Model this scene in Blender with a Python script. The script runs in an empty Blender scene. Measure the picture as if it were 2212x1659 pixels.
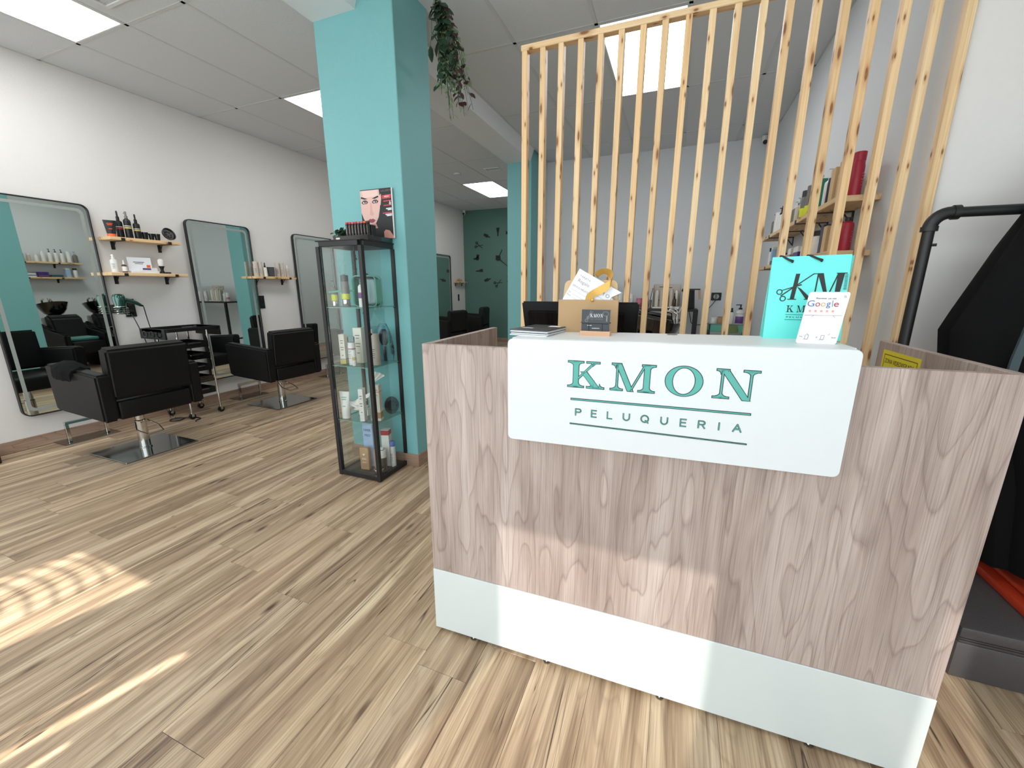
import bpy, bmesh, math, random
from mathutils import Vector, Matrix
C = bpy.data.collections.new('Salon'); bpy.context.scene.collection.children.link(C)
SC = bpy.context.scene
PI = math.pi
def lin(v):
    v /= 255.0
    return v/12.92 if v <= .04045 else ((v+.055)/1.055)**2.4
def rgb(r, g, b): return (lin(r), lin(g), lin(b), 1)

# ------------------------------------------------------------------ camera
cam = bpy.data.cameras.new('camera'); co = bpy.data.objects.new('camera', cam); C.objects.link(co)
yaw, pitch, roll = -.378645, .2345437, -.000579
fw = Vector((math.sin(yaw)*math.cos(pitch), math.cos(yaw)*math.cos(pitch), -math.sin(pitch)))
rt = Vector((math.cos(yaw), -math.sin(yaw), 0)); up = rt.cross(fw)
r2 = rt*math.cos(roll)+up*math.sin(roll); u2 = up*math.cos(roll)-rt*math.sin(roll)
m = Matrix((r2, u2, -fw)).transposed().to_4x4(); m.translation = (0, 0, 1.27)
co.matrix_world = m
cam.sensor_fit = 'HORIZONTAL'; cam.sensor_width = 36; cam.lens = 873.03/2212*36; cam.clip_start = .02
SC.camera = co
# ------------------------------------------------------------------ world, sun, light, exposure
SC.view_settings.view_transform = 'Standard'; SC.view_settings.look = 'None'
SC.view_settings.gamma = 1; SC.view_settings.use_curve_mapping = False
SC.view_settings.exposure = 0.6
w = bpy.data.worlds.new('sky'); SC.world = w; w.use_nodes = True
bg = w.node_tree.nodes['Background']; bg.inputs[0].default_value = (.62, .78, 1, 1); bg.inputs[1].default_value = 1.0
SUN_AZ, SUN_EL = math.radians(16), math.radians(40)     # travel direction turned from +Y towards +X
sun = bpy.data.lights.new('sun', 'SUN'); sun.energy = 7.5; sun.angle = .008; sun.color = (1, .95, .88)
so = bpy.data.objects.new('sun', sun); C.objects.link(so)
d = Vector((math.sin(SUN_AZ)*math.cos(SUN_EL), math.cos(SUN_AZ)*math.cos(SUN_EL), -math.sin(SUN_EL)))
so.rotation_euler = d.to_track_quat('-Z', 'Y').to_euler(); so.location = (0, -5, 5)
def area(name, loc, rot, sx, sy, e, col):
    l = bpy.data.lights.new(name, 'AREA'); l.shape = 'RECTANGLE'; l.size = sx; l.size_y = sy; l.energy = e; l.color = col
    o = bpy.data.objects.new(name, l); C.objects.link(o); o.location = loc; o.rotation_euler = rot; return o
YF = -1.5   # shopfront plane
area('daylight_shopfront', (-1.3, YF+.06, 1.45), (PI/2, 0, 0), 6.2, 2.3, 74, (.84, .94, 1))
PANEL_E = 6.9

# ------------------------------------------------------------------ materials
MATS = {}
def nodes(name):
    m = bpy.data.materials.new(name); m.use_nodes = True; nt = m.node_tree
    return m, nt, nt.nodes['Principled BSDF']
def N(nt, t, **k):
    n = nt.nodes.new(t)
    for a, v in k.items():
        if a.startswith('i_'):
            key = a[2:]; key = int(key) if key.isdigit() else key.replace('_', ' ')
            n.inputs[key].default_value = v
        else: setattr(n, a, v)
    return n
def L(nt, a, b): nt.links.new(a, b)
def P(name, col, rough=.5, metal=0, var=.06, scale=40, bump=0, bscale=200, coat=0, spec=.5, sheen=0, trans=0):
    """plain procedural material: colour broken up by fine noise, optional noise relief"""
    if name in MATS: return MATS[name]
    m, nt, b = nodes(name)
    b.inputs['Roughness'].default_value = rough; b.inputs['Metallic'].default_value = metal
    b.inputs['Specular IOR Level'].default_value = spec
    b.inputs['Coat Weight'].default_value = coat; b.inputs['Sheen Weight'].default_value = sheen
    b.inputs['Transmission Weight'].default_value = trans
    tc = N(nt, 'ShaderNodeTexCoord')
    ns = N(nt, 'ShaderNodeTexNoise', i_Scale=scale, i_Detail=3.0); L(nt, tc.outputs['Object'], ns.inputs['Vector'])
    mx = N(nt, 'ShaderNodeMix', data_type='RGBA', blend_type='MULTIPLY'); mx.inputs[0].default_value = 1
    mx.inputs[6].default_value = rgb(*col)
    mr = N(nt, 'ShaderNodeMapRange'); mr.inputs[3].default_value = 1-var; mr.inputs[4].default_value = 1+var
    L(nt, ns.outputs[0], mr.inputs[0]); L(nt, mr.outputs[0], mx.inputs[7]); L(nt, mx.outputs[2], b.inputs['Base Color'])
    if bump:
        n2 = N(nt, 'ShaderNodeTexNoise', i_Scale=bscale, i_Detail=4.0); L(nt, tc.outputs['Object'], n2.inputs['Vector'])
        bp = N(nt, 'ShaderNodeBump', i_Strength=bump, i_Distance=.002); L(nt, n2.outputs[0], bp.inputs['Height']); L(nt, bp.outputs[0], b.inputs['Normal'])
    MATS[name] = m; return m
def ramp(nt, stops):
    r = N(nt, 'ShaderNodeValToRGB'); e = r.color_ramp.elements
    while len(e) < len(stops): e.new(.5)
    for i, (p, c) in enumerate(stops): e[i].position = p; e[i].color = c
    return r
def coords(nt, scale, rnd=True):
    """object coordinates shifted by a random amount per object, then stretched"""
    tc = N(nt, 'ShaderNodeTexCoord'); v = tc.outputs['Object']
    if rnd:
        oi = N(nt, 'ShaderNodeObjectInfo'); mu = N(nt, 'ShaderNodeMath', operation='MULTIPLY'); mu.inputs[1].default_value = 37.0
        L(nt, oi.outputs['Random'], mu.inputs[0])
        ad = N(nt, 'ShaderNodeVectorMath', operation='ADD'); L(nt, v, ad.inputs[0]); L(nt, mu.outputs[0], ad.inputs[1]); v = ad.outputs[0]
    mp = N(nt, 'ShaderNodeMapping'); mp.inputs['Scale'].default_value = scale; L(nt, v, mp.inputs['Vector'])
    return v, mp.outputs[0]
def noise(nt, vec, scale, detail=4, dist=0, rough=.55):
    n = N(nt, 'ShaderNodeTexNoise', i_Scale=scale, i_Detail=float(detail), i_Distortion=float(dist), i_Roughness=rough); L(nt, vec, n.inputs['Vector']); return n.outputs[0]
def mul(nt, a, b, fac=1, mode='MULTIPLY'):
    x = N(nt, 'ShaderNodeMix', data_type='RGBA', blend_type=mode)
    if isinstance(fac, (int, float)): x.inputs[0].default_value = fac
    else: L(nt, fac, x.inputs[0])
    for i, s in ((6, a), (7, b)):
        if isinstance(s, tuple): x.inputs[i].default_value = s
        else: L(nt, s, x.inputs[i])
    return x.outputs[2]
def rings(nt, raw, along, across, freq, warp):
    """cathedral grain: contour lines of a slow, stretched height field"""
    sc = [0, 0, 0]
    sc[along] = .55; sc[across] = 3.2; oth = 3-along-across; sc[oth] = 1.0
    mp = N(nt, 'ShaderNodeMapping'); mp.inputs['Scale'].default_value = sc; L(nt, raw, mp.inputs['Vector'])
    n = noise(nt, mp.outputs[0], warp, 2, 0, .4)
    mu = N(nt, 'ShaderNodeMath', operation='MULTIPLY'); mu.inputs[1].default_value = freq; L(nt, n, mu.inputs[0])
    fr = N(nt, 'ShaderNodeMath', operation='FRACT'); L(nt, mu.outputs[0], fr.inputs[0]); return fr.outputs[0]
def floor_mat():
    m, nt, b = nodes('oak_laminate')
    raw, v = coords(nt, (13, .55, 1))
    base = ramp(nt, [(.26, rgb(114, 93, 76)), (.42, rgb(161, 138, 113)), (.55, rgb(190, 168, 141)), (.76, rgb(220, 201, 174))]); L(nt, noise(nt, v, 1.1, 5, .9), base.inputs[0])
    _, vf = coords(nt, (210, 3.5, 1)); fine = ramp(nt, [(.30, (.68, .67, .65, 1)), (.55, (1, 1, 1, 1)), (.8, (1.07, 1.06, 1.04, 1))]); L(nt, noise(nt, vf, 1, 4), fine.inputs[0])
    rg = ramp(nt, [(0, (.78, .76, .73, 1)), (.25, (1, 1, 1, 1)), (.9, (1, 1, 1, 1)), (1, (.82, .8, .78, 1))]); L(nt, rings(nt, raw, 1, 0, 7, 3.0), rg.inputs[0])
    col = mul(nt, base.outputs[0], fine.outputs[0]); col = mul(nt, col, rg.outputs[0], .75)
    _, vs = coords(nt, (20, .8, 1)); st = ramp(nt, [(.57, (0, 0, 0, 1)), (.76, (1, 1, 1, 1))]); L(nt, noise(nt, vs, 1.2, 3, 1.1), st.inputs[0])
    col = mul(nt, col, rgb(112, 90, 74), st.outputs[0], 'MIX')                      # darker streaks
    _, vc = coords(nt, (17, .9, 1)); cr = ramp(nt, [(.488, (0, 0, 0, 1)), (.5, (1, 1, 1, 1)), (.512, (0, 0, 0, 1))]); L(nt, noise(nt, vc, .7, 2, 1.5), cr.inputs[0])
    _, vm = coords(nt, (4, 1.6, 1)); cm = ramp(nt, [(.50, (0, 0, 0, 1)), (.58, (1, 1, 1, 1))]); L(nt, noise(nt, vm, 1.0, 2), cm.inputs[0])
    crk = mul(nt, cr.outputs[0], cm.outputs[0]); col = mul(nt, col, rgb(62, 47, 38), crk, 'MIX')   # splits
    vo = N(nt, 'ShaderNodeTexVoronoi', i_Scale=1.0); _, vk = coords(nt, (6.5, 2.0, 1)); L(nt, vk, vo.inputs['Vector'])
    kn = ramp(nt, [(.035, (1, 1, 1, 1)), (.11, (0, 0, 0, 1))]); L(nt, vo.outputs['Distance'], kn.inputs[0]); col = mul(nt, col, rgb(74, 56, 44), kn.outputs[0], 'MIX')
    oi = N(nt, 'ShaderNodeObjectInfo'); pr = ramp(nt, [(0, (.86, .84, .82, 1)), (.35, (1, .99, .96, 1)), (.7, (.95, .92, .89, 1)), (1, (1.08, 1.06, 1.0, 1))]); L(nt, oi.outputs['Random'], pr.inputs[0])
    col = mul(nt, col, pr.outputs[0]); L(nt, col, b.inputs['Base Color'])
    b.inputs['Roughness'].default_value = .42; b.inputs['Specular IOR Level'].default_value = .35
    bp = N(nt, 'ShaderNodeBump', i_Strength=.25, i_Distance=.001); L(nt, fine.outputs[0], bp.inputs['Height']); L(nt, bp.outputs[0], b.inputs['Normal'])
    MATS['floor'] = m; return m
def oak_panel_mat(name, along, across, tint=(1, 1, 1)):
    m, nt, b = nodes(name)
    def S(a, o):
        s = [1, 1, 1]; s[along] = a; s[across] = o; s[3-along-across] = o; return s
    raw, v = coords(nt, S(.55, 7), False)
    def c(r, g, bb): return rgb(r*tint[0], g*tint[1], bb*tint[2])
    base = ramp(nt, [(.25, c(146, 129, 121)), (.45, c(170, 153, 144)), (.6, c(184, 168, 160)), (.8, c(198, 185, 177))]); L(nt, noise(nt, v, 1.6, 5, .8), base.inputs[0])
    _, vf = coords(nt, S(4, 330), False); fine = ramp(nt, [(.28, (.66, .63, .62, 1)), (.52, (1, 1, 1, 1)), (.8, (1.08, 1.07, 1.06, 1))]); L(nt, noise(nt, vf, 1, 4, .3), fine.inputs[0])
    rg = ramp(nt, [(0, (.62, .58, .56, 1)), (.10, (.90, .88, .87, 1)), (.4, (1, 1, 1, 1)), (.92, (1.05, 1.04, 1.03, 1)), (1, (.72, .68, .66, 1))])
    L(nt, rings(nt, raw, along, across, 9, 2.9), rg.inputs[0])
    col = mul(nt, base.outputs[0], fine.outputs[0]); col = mul(nt, col, rg.outputs[0], .7)
    L(nt, col, b.inputs['Base Color']); b.inputs['Roughness'].default_value = .45; b.inputs['Specular IOR Level'].default_value = .4
    bp = N(nt, 'ShaderNodeBump', i_Strength=.3, i_Distance=.001); L(nt, fine.outputs[0], bp.inputs['Height']); L(nt, bp.outputs[0], b.inputs['Normal'])
    MATS[name] = m; return m
def pine_mat(name, along, across):
    m, nt, b = nodes(name)
    def S(a, o):
        s = [o, o, o]; s[along] = a; return s
    raw, v = coords(nt, S(.9, 22))
    base = ramp(nt, [(.25, rgb(221, 186, 138)), (.5, rgb(236, 205, 160)), (.8, rgb(245, 222, 184))]); L(nt, noise(nt, v, 1, 4, .8), base.inputs[0])
    _, vf = coords(nt, S(3, 190)); fine = ramp(nt, [(.3, (.84, .80, .74, 1)), (.6, (1, 1, 1, 1))]); L(nt, noise(nt, vf, 1, 3, .4), fine.inputs[0])
    col = mul(nt, base.outputs[0], fine.outputs[0])
    oi = N(nt, 'ShaderNodeObjectInfo'); pr = ramp(nt, [(0, (.90, .86, .80, 1)), (.5, (1, 1, 1, 1)), (1, (1.0, .93, .84, 1))]); L(nt, oi.outputs['Random'], pr.inputs[0]); col = mul(nt, col, pr.outputs[0])
    for ks, kl, off, r0, r1 in ((13, 2.9, 0, .045, .085), (19, 5.5, 7.3, .035, .07)):      # flat field of knots: position along the stick and round it
        sp = N(nt, 'ShaderNodeSeparateXYZ'); L(nt, raw, sp.inputs[0]); oth = [i for i in range(3) if i != along]
        ad = N(nt, 'ShaderNodeMath', operation='MULTIPLY_ADD'); ad.inputs[1].default_value = .6; L(nt, sp.outputs[oth[1]], ad.inputs[0]); L(nt, sp.outputs[oth[0]], ad.inputs[2])
        m1 = N(nt, 'ShaderNodeMath', operation='MULTIPLY_ADD'); m1.inputs[1].default_value = ks; m1.inputs[2].default_value = off; L(nt, ad.outputs[0], m1.inputs[0])
        m2 = N(nt, 'ShaderNodeMath', operation='MULTIPLY_ADD'); m2.inputs[1].default_value = kl; m2.inputs[2].default_value = off; L(nt, sp.outputs[along], m2.inputs[0])
        cb = N(nt, 'ShaderNodeCombineXYZ'); L(nt, m1.outputs[0], cb.inputs[0]); L(nt, m2.outputs[0], cb.inputs[1])
        vo = N(nt, 'ShaderNodeTexVoronoi', i_Scale=1.0, voronoi_dimensions='2D'); L(nt, cb.outputs[0], vo.inputs['Vector'])
        k = ramp(nt, [(r0, (1, 1, 1, 1)), (r1, (0, 0, 0, 1))]); L(nt, vo.outputs['Distance'], k.inputs[0]); col = mul(nt, col, rgb(92, 56, 38), k.outputs[0], 'MIX')
        k2 = ramp(nt, [(r1, (.8, .8, .8, 1)), (r1*2.2, (0, 0, 0, 1))]); L(nt, vo.outputs['Distance'], k2.inputs[0]); col = mul(nt, col, rgb(176, 122, 76), mul(nt, k2.outputs[0], (.5, .5, .5, 1)), 'MIX')
    L(nt, col, b.inputs['Base Color']); b.inputs['Roughness'].default_value = .5; b.inputs['Specular IOR Level'].default_value = .35
    MATS[name] = m; return m
def glass_mat(name, tint=(1, 1, 1), refl=.5, rough=.0):
    """thin pane: straight-through transmission with a Fresnel mirror layer"""
    m = bpy.data.materials.new(name); m.use_nodes = True; nt = m.node_tree; nt.nodes.clear()
    o = N(nt, 'ShaderNodeOutputMaterial'); t = N(nt, 'ShaderNodeBsdfTransparent'); t.inputs[0].default_value = (*tint, 1)
    g = N(nt, 'ShaderNodeBsdfGlossy'); g.inputs['Roughness'].default_value = rough
    lw = N(nt, 'ShaderNodeFresnel'); lw.inputs[0].default_value = 1.45
    mu = N(nt, 'ShaderNodeMath', operation='MULTIPLY'); mu.inputs[1].default_value = refl; L(nt, lw.outputs[0], mu.inputs[0])
    mx = N(nt, 'ShaderNodeMixShader'); L(nt, mu.outputs[0], mx.inputs[0]); L(nt, t.outputs[0], mx.inputs[1]); L(nt, g.outputs[0], mx.inputs[2]); L(nt, mx.outputs[0], o.inputs[0])
    MATS[name] = m; return m
def emit_mat(name, col, e):
    m = bpy.data.materials.new(name); m.use_nodes = True; nt = m.node_tree; nt.nodes.clear()
    o = N(nt, 'ShaderNodeOutputMaterial'); em = N(nt, 'ShaderNodeEmission'); em.inputs[0].default_value = (*col, 1); em.inputs[1].default_value = e; L(nt, em.outputs[0], o.inputs[0])
    MATS[name] = m; return m
M_FLOOR = floor_mat()
M_OAK = oak_panel_mat('taupe_oak_front', 2, 0)
M_OAKS = oak_panel_mat('taupe_oak_side', 2, 1)
M_SKIRT = oak_panel_mat('oak_skirting', 1, 2, (.93, .86, .78))
M_SKIRTX = oak_panel_mat('oak_skirting_x', 0, 2, (.93, .86, .78))
M_PINE = pine_mat('pine_upright', 2, 0); M_PINEX = pine_mat('pine_beam', 0, 1); M_PINEY = pine_mat('pine_shelf', 1, 0)
M_WHITEWALL = P('white_wall_paint', (224, 221, 217), .75, bump=.35, bscale=90, var=.02)
M_GREYWALL = P('pale_grey_wall_paint', (218, 221, 223), .75, bump=.3, bscale=90, var=.02)
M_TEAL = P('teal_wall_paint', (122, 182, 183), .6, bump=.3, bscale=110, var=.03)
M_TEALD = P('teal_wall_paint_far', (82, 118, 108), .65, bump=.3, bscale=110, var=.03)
M_TILE = P('ceiling_tile_face', (216, 219, 221), .9, bump=.6, bscale=260, var=.05, scale=300)
M_TBAR = P('ceiling_grid_metal', (206, 208, 207), .5)
M_BEAM = P('white_plaster', (228, 231, 233), .8, var=.02)
M_WHITE = P('white_lacquer', (212, 220, 219), .16, coat=.4, var=.01)
M_WHITES = P('white_solid_surface', (216, 221, 222), .38, var=.015)
M_LETTER = P('teal_acrylic', (80, 168, 156), .4)
M_INK = P('black_ink', (22, 26, 28), .5)
M_BLKLEA = P('black_leatherette', (9, 9, 10), .48, bump=.4, bscale=420, var=.1, spec=.3)
M_BLK = P('black_plastic', (14, 14, 15), .38)
M_BLKM = P('black_powder_coat', (27, 27, 28), .45)
M_BLKG = P('black_gloss', (10, 10, 11), .08, coat=1)
M_CHROME = P('polished_chrome', (205, 203, 200), .09, 1)
M_STEEL = P('mirror_steel_plate', (150, 152, 150), .10, 1)
M_MIRROR = P('mirror_silver', (226, 233, 228), .012, 1, var=0)
M_FROST = P('frosted_mirror_band', (150, 156, 150), .6, .0)
M_GLASS = glass_mat('cabinet_glass', (.97, .99, .985), .22)
M_SHELFGL = glass_mat('shelf_glass', (.88, .96, .94), .5)
M_GEDGE = P('glass_edge_green', (120, 165, 155), .2)
M_WINGL = glass_mat('window_glass', (.97, .98, .98), .6); M_WINGT = glass_mat('tinted_window_glass', (.52, .52, .52), .6)  # grey tint added to dim the sun patches around the counter
M_PANEL = emit_mat('led_panel_diffuser', (.985, .99, 1), PANEL_E)
M_FRAMEW = P('white_light_frame', (225, 225, 225), .5)
M_WPL = P('white_plastic', (228, 227, 224), .35); M_CLEAR = glass_mat('clear_plastic', (.93, .94, .94), 1.2, .08)
M_KRAFT = P('kraft_card', (176, 145, 106), .8, var=.14, scale=500); M_KRAFTL = P('pale_kraft_card', (206, 176, 134), .8, var=.06)
M_CARD = P('white_card', (232, 234, 238), .5, var=.01); M_GOLD = P('gold_ribbon', (205, 160, 78), .3, .35)
M_BAG = P('turquoise_paper', (104, 226, 216), .45, var=.015); M_DCARD = P('charcoal_card', (46, 50, 54), .4)
M_TAN = P('light_wood_stand', (208, 164, 130), .5); M_YEL = P('yellow_sticker', (226, 208, 52), .45)
M_LEAF = P('dark_green_leaf', (40, 68, 48), .5, var=.25, scale=25); M_LEAF2 = P('pale_green_leaf', (118, 140, 104), .5, var=.2, scale=25)
M_LEAF3 = P('burgundy_leaf', (62, 32, 34), .5, var=.2); M_STEM = P('green_stem', (62, 78, 50), .6)
M_CLOTH = P('black_cotton', (12, 12, 13), .9, bump=.4, bscale=500, spec=.2); M_TRIM = P('blue_grey_piping', (62, 78, 84), .7)
M_LEA = P('dark_grey_leatherette', (84, 81, 82), .28, bump=.6, bscale=350); M_ORANGE = P('orange_leatherette', (196, 62, 34), .42, bump=.3, bscale=350)
M_TEALC = P('teal_cushion', (60, 130, 118), .6, sheen=.3); M_DRYER = P('metallic_green', (34, 84, 74), .16, .6, coat=1)
M_SKIN = P('printed_skin', (226, 184, 172), .35, var=.02); M_SKIND = P('printed_skin_shade', (196, 142, 130), .35, var=.02)
M_RED = P('print_red', (206, 62, 70), .35)

# ------------------------------------------------------------------ mesh helpers
class MB:
    def __init__(s): s.bm = bmesh.new()
    def box(s, x0, x1, y0, y1, z0, z1, bev=0, seg=1):
        r = bmesh.ops.create_cube(s.bm, size=1)['verts']
        for v in r: v.co = Vector((x0+(v.co.x+.5)*(x1-x0), y0+(v.co.y+.5)*(y1-y0), z0+(v.co.z+.5)*(z1-z0)))
        if bev: bmesh.ops.bevel(s.bm, geom=list({e for v in r for e in v.link_edges}), offset=bev, segments=seg, affect='EDGES', profile=.5)
        return s
    def prism(s, pts, a0, a1, ax='z'):
        """extrude a 2D outline; ax is the axis of extrusion"""
        def f(p, h): return Vector((p[0], p[1], h)) if ax == 'z' else Vector((p[0], h, p[1])) if ax == 'y' else Vector((h, p[0], p[1]))
        a = [s.bm.verts.new(f(p, a0)) for p in pts]; b = [s.bm.verts.new(f(p, a1)) for p in pts]; n = len(pts)
        s.bm.faces.new(a[::-1]); s.bm.faces.new(b)
        for i in range(n): s.bm.faces.new((a[i], a[(i+1) % n], b[(i+1) % n], b[i]))
        return s
    def hull(s, lo, hi):
        """two matching rings of points joined and capped"""
        a = [s.bm.verts.new(p) for p in lo]; b = [s.bm.verts.new(p) for p in hi]; n = len(a)
        s.bm.faces.new(a[::-1]); s.bm.faces.new(b)
        for i in range(n): s.bm.faces.new((a[i], a[(i+1) % n], b[(i+1) % n], b[i]))
        return s
    def loft(s, rings_, cap=True):
        R = [[s.bm.verts.new(p) for p in r] for r in rings_]; n = len(R[0])
        for A, B in zip(R, R[1:]):
            for i in range(n): s.bm.faces.new((A[i], A[(i+1) % n], B[(i+1) % n], B[i]))
        if cap: s.bm.faces.new(R[0][::-1]); s.bm.faces.new(R[-1])
        return s
    def lathe(s, prof, x=0, y=0, seg=16, sx=1, sy=1):
        return s.loft([[Vector((x+r*sx*math.cos(2*PI*k/seg), y+r*sy*math.sin(2*PI*k/seg), z)) for k in range(seg)] for r, z in prof])
    def tube(s, pts, r, seg=8):
        pts = [Vector(p) for p in pts]; R = []; n = len(pts); prev = None
        for i, p in enumerate(pts):
            t = (pts[min(i+1, n-1)]-pts[max(i-1, 0)]).normalized()
            if prev is None: a = t.orthogonal().normalized()
            else:
                a = (prev-t*prev.dot(t)); a = a.normalized() if a.length > 1e-6 else t.orthogonal().normalized()
            prev = a; b = t.cross(a); rr = r[i] if isinstance(r, (list, tuple)) else r
            R.append([p+(a*math.cos(2*PI*k/seg)+b*math.sin(2*PI*k/seg))*rr for k in range(seg)])
        return s.loft(R)
    def ball(s, c, rx, ry, rz, seg=12):
        n = 7; return s.loft([[Vector((c[0]+rx*math.sin(PI*j/n)*math.cos(2*PI*k/seg), c[1]+ry*math.sin(PI*j/n)*math.sin(2*PI*k/seg), c[2]-rz*math.cos(PI*j/n))) for k in range(seg)] for j in range(1, n)])
    def face(s, pts): s.bm.faces.new([s.bm.verts.new(p) for p in pts]); return s
    def xf(s, M): bmesh.ops.transform(s.bm, matrix=M, verts=s.bm.verts); return s
    def build(s, name, mat, parent=None, smooth=False, kind=None, label=None):
        bmesh.ops.recalc_face_normals(s.bm, faces=s.bm.faces)
        me = bpy.data.meshes.new(name); s.bm.to_mesh(me); s.bm.free(); me.materials.append(mat)
        if smooth:
            for p in me.polygons: p.use_smooth = True
            try: me.set_sharp_from_angle(angle=math.radians(40))
            except Exception: pass
        o = bpy.data.objects.new(name, me); C.objects.link(o)
        if parent: o.parent = parent
        if kind: o['kind'] = kind
        if label: o['label'] = label
        return o
def thing(name, label, cat, loc=(0, 0, 0), rz=0, group=None):
    o = bpy.data.objects.new(name, None); C.objects.link(o); o.location = loc; o.rotation_euler = (0, 0, rz); o.empty_display_size = .05
    o['label'] = label; o['category'] = cat
    if group: o['group'] = group
    return o
def tag(o, label, cat, group=None, loc=None, rz=0):
    o['label'] = label; o['category'] = cat
    if group: o['group'] = group
    if loc: o.location = loc; o.rotation_euler = (0, 0, rz)
    return o
def struct(mb, name, mat, label=None, **k):
    o = mb.build(name, mat, **k); o['kind'] = 'structure'
    if label: o['label'] = label
    return o
def kids(o): return [c for c in bpy.data.objects if c.parent == o]
def dup(root, loc, rz=0, label=None, group=None, scale=None):
    r = root.copy(); C.objects.link(r); r.location = loc; r.rotation_euler = (0, 0, rz)
    if label: r['label'] = label
    if group: r['group'] = group
    if scale: r.scale = scale
    for ch in kids(root):
        c = ch.copy(); C.objects.link(c); c.parent = r
        for g in kids(ch):
            e = g.copy(); C.objects.link(e); e.parent = c
    return r
def rrect(w, h, r, n=6, x=0, z=0):
    """rounded rectangle outline centred on (x, z)"""
    out = []
    for cx, cz, a in ((w/2-r, h/2-r, 0), (-w/2+r, h/2-r, 90), (-w/2+r, -h/2+r, 180), (w/2-r, -h/2+r, 270)):
        for k in range(n+1):
            t = math.radians(a+90*k/n); out.append((x+cx+r*math.cos(t), z+cz+r*math.sin(t)))
    return out
def ring_prism(mb, outer, inner, a0, a1, ax):
    def f(p, h): return Vector((p[0], p[1], h)) if ax == 'z' else Vector((p[0], h, p[1])) if ax == 'y' else Vector((h, p[0], p[1]))
    n = len(outer); V = [[mb.bm.verts.new(f(p, h)) for p in o] for o, h in ((outer, a0), (outer, a1), (inner, a1), (inner, a0))]
    for A, B in zip(V, V[1:]+V[:1]):
        for i in range(n): mb.bm.faces.new((A[i], A[(i+1) % n], B[(i+1) % n], B[i]))
    return mb
def text(s, name, mat, parent, loc, rot, width=None, height=None, ext=.0006, offset=0, spacing=1.0, shear=0, slack=0, label=None):
    """built-in font lettering turned into a mesh and fitted to width x height"""
    cu = bpy.data.curves.new(name, 'FONT'); cu.body = s; cu.size = 1; cu.extrude = 0; cu.space_character = spacing; cu.shear = shear; cu.resolution_u = 3
    t = bpy.data.objects.new(name, cu); C.objects.link(t); bpy.context.view_layer.update()
    dg = bpy.context.evaluated_depsgraph_get(); me = bpy.data.meshes.new_from_object(t.evaluated_get(dg))
    xs = [v.co.x for v in me.vertices]; ys = [v.co.y for v in me.vertices]; x0, x1, y0, y1 = min(xs), max(xs), min(ys), max(ys)
    bpy.data.objects.remove(t)
    if offset:     # outline growth in metres
        bpy.data.meshes.remove(me); cu.offset = offset*(y1-y0)/(height or width*(y1-y0)/(x1-x0))
        t = bpy.data.objects.new(name, cu); C.objects.link(t); bpy.context.view_layer.update(); dg = bpy.context.evaluated_depsgraph_get()
        me = bpy.data.meshes.new_from_object(t.evaluated_get(dg)); bpy.data.objects.remove(t)
    sx = (width/(x1-x0)) if width else None; sy = (height/(y1-y0)) if height else None
    sx = sx or sy; sy = sy or sx
    for v in me.vertices: v.co = Vector(((v.co.x-x0)*sx, (v.co.y-y0)*sy, 0))
    bm = bmesh.new(); bm.from_mesh(me); g = bmesh.ops.extrude_face_region(bm, geom=bm.faces[:])
    bmesh.ops.translate(bm, vec=(0, 0, ext), verts=[e for e in g['geom'] if isinstance(e, bmesh.types.BMVert)]); bm.to_mesh(me); bm.free()
    me.materials.clear(); me.materials.append(mat)
    o = bpy.data.objects.new(name, me); C.objects.link(o); o.parent = parent; o.location = loc; o.rotation_euler = rot
    if label: o['label'] = label
    return o
FRONT = (PI/2, 0, 0)          # lettering that stands upright and faces -Y
random.seed(4)
exec_later = []
# ------------------------------------------------------------------ room shell
CE, XL, XR, YB, YFAR, XP, YA, XS = 2.996, -4.78, .88, 6.06, 8.93, -1.86, 2.19, 2.4
T = .12
fl = struct(MB().box(XL-T, XS+T, YF-T, YFAR+T, -.11, -.010), 'floor', P('screed', (90, 80, 70), .9))
pm = {}
def plank(x, y0, y1, w=.19):
    k = (round(w, 3), round(y1-y0, 3))
    if k not in pm:
        o = MB().box(.0004, w-.0004, .0005, y1-y0-.0005, -.008, 0, .0006).build('plank', M_FLOOR, fl); pm[k] = o.data
    else:
        o = bpy.data.objects.new('plank', pm[k]); C.objects.link(o); o.parent = fl
    o.location = (x, y0, 0)
joints = {-1: .993, -3: .473, -4: 1.003, -5: 1.457, -7: 1.132, -11: .947}
for k in range(-22, 17):
    x = -.727+.19*k
    x0, x1 = max(x, XL), min(x+.19, XS)
    if x1-x0 < .02: continue
    yend = YFAR if x+.1 < XP else YB if x+.1 < XR else YA
    j = joints.get(k, random.random()*1.28); y = j-1.28*math.ceil((j-YF)/1.28)
    while y < yend-.01:
        a, b = max(y, YF), min(y+1.28, yend)
        if b-a > .03: plank(x0, a, b, x1-x0)
        y += 1.28
ce = struct(MB().box(XL-T, XS+T, YF-T, YFAR+T, CE+.03, CE+.12), 'ceiling', M_BEAM)
xl_ = [XL, -4.21, -3.61, -3.01, -2.41, -1.905]; xr_ = [-1.845, -1.25, -.66, -.07, .52, XR]; xs_ = [XR, 1.11, 1.70, 2.29, XS]
yl = [YF, -.31, .86, 2.03, 3.20, 4.37, 5.54, 6.71, 7.88, YFAR]
lights = {(-4.21, .86), (-3.61, 3.20), (-3.61, 6.71), (-.66, 3.20), (-.66, -.31), (-3.61, -1.5)}  # last two panels are unseen, added to balance the lighting
tm = {}
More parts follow.
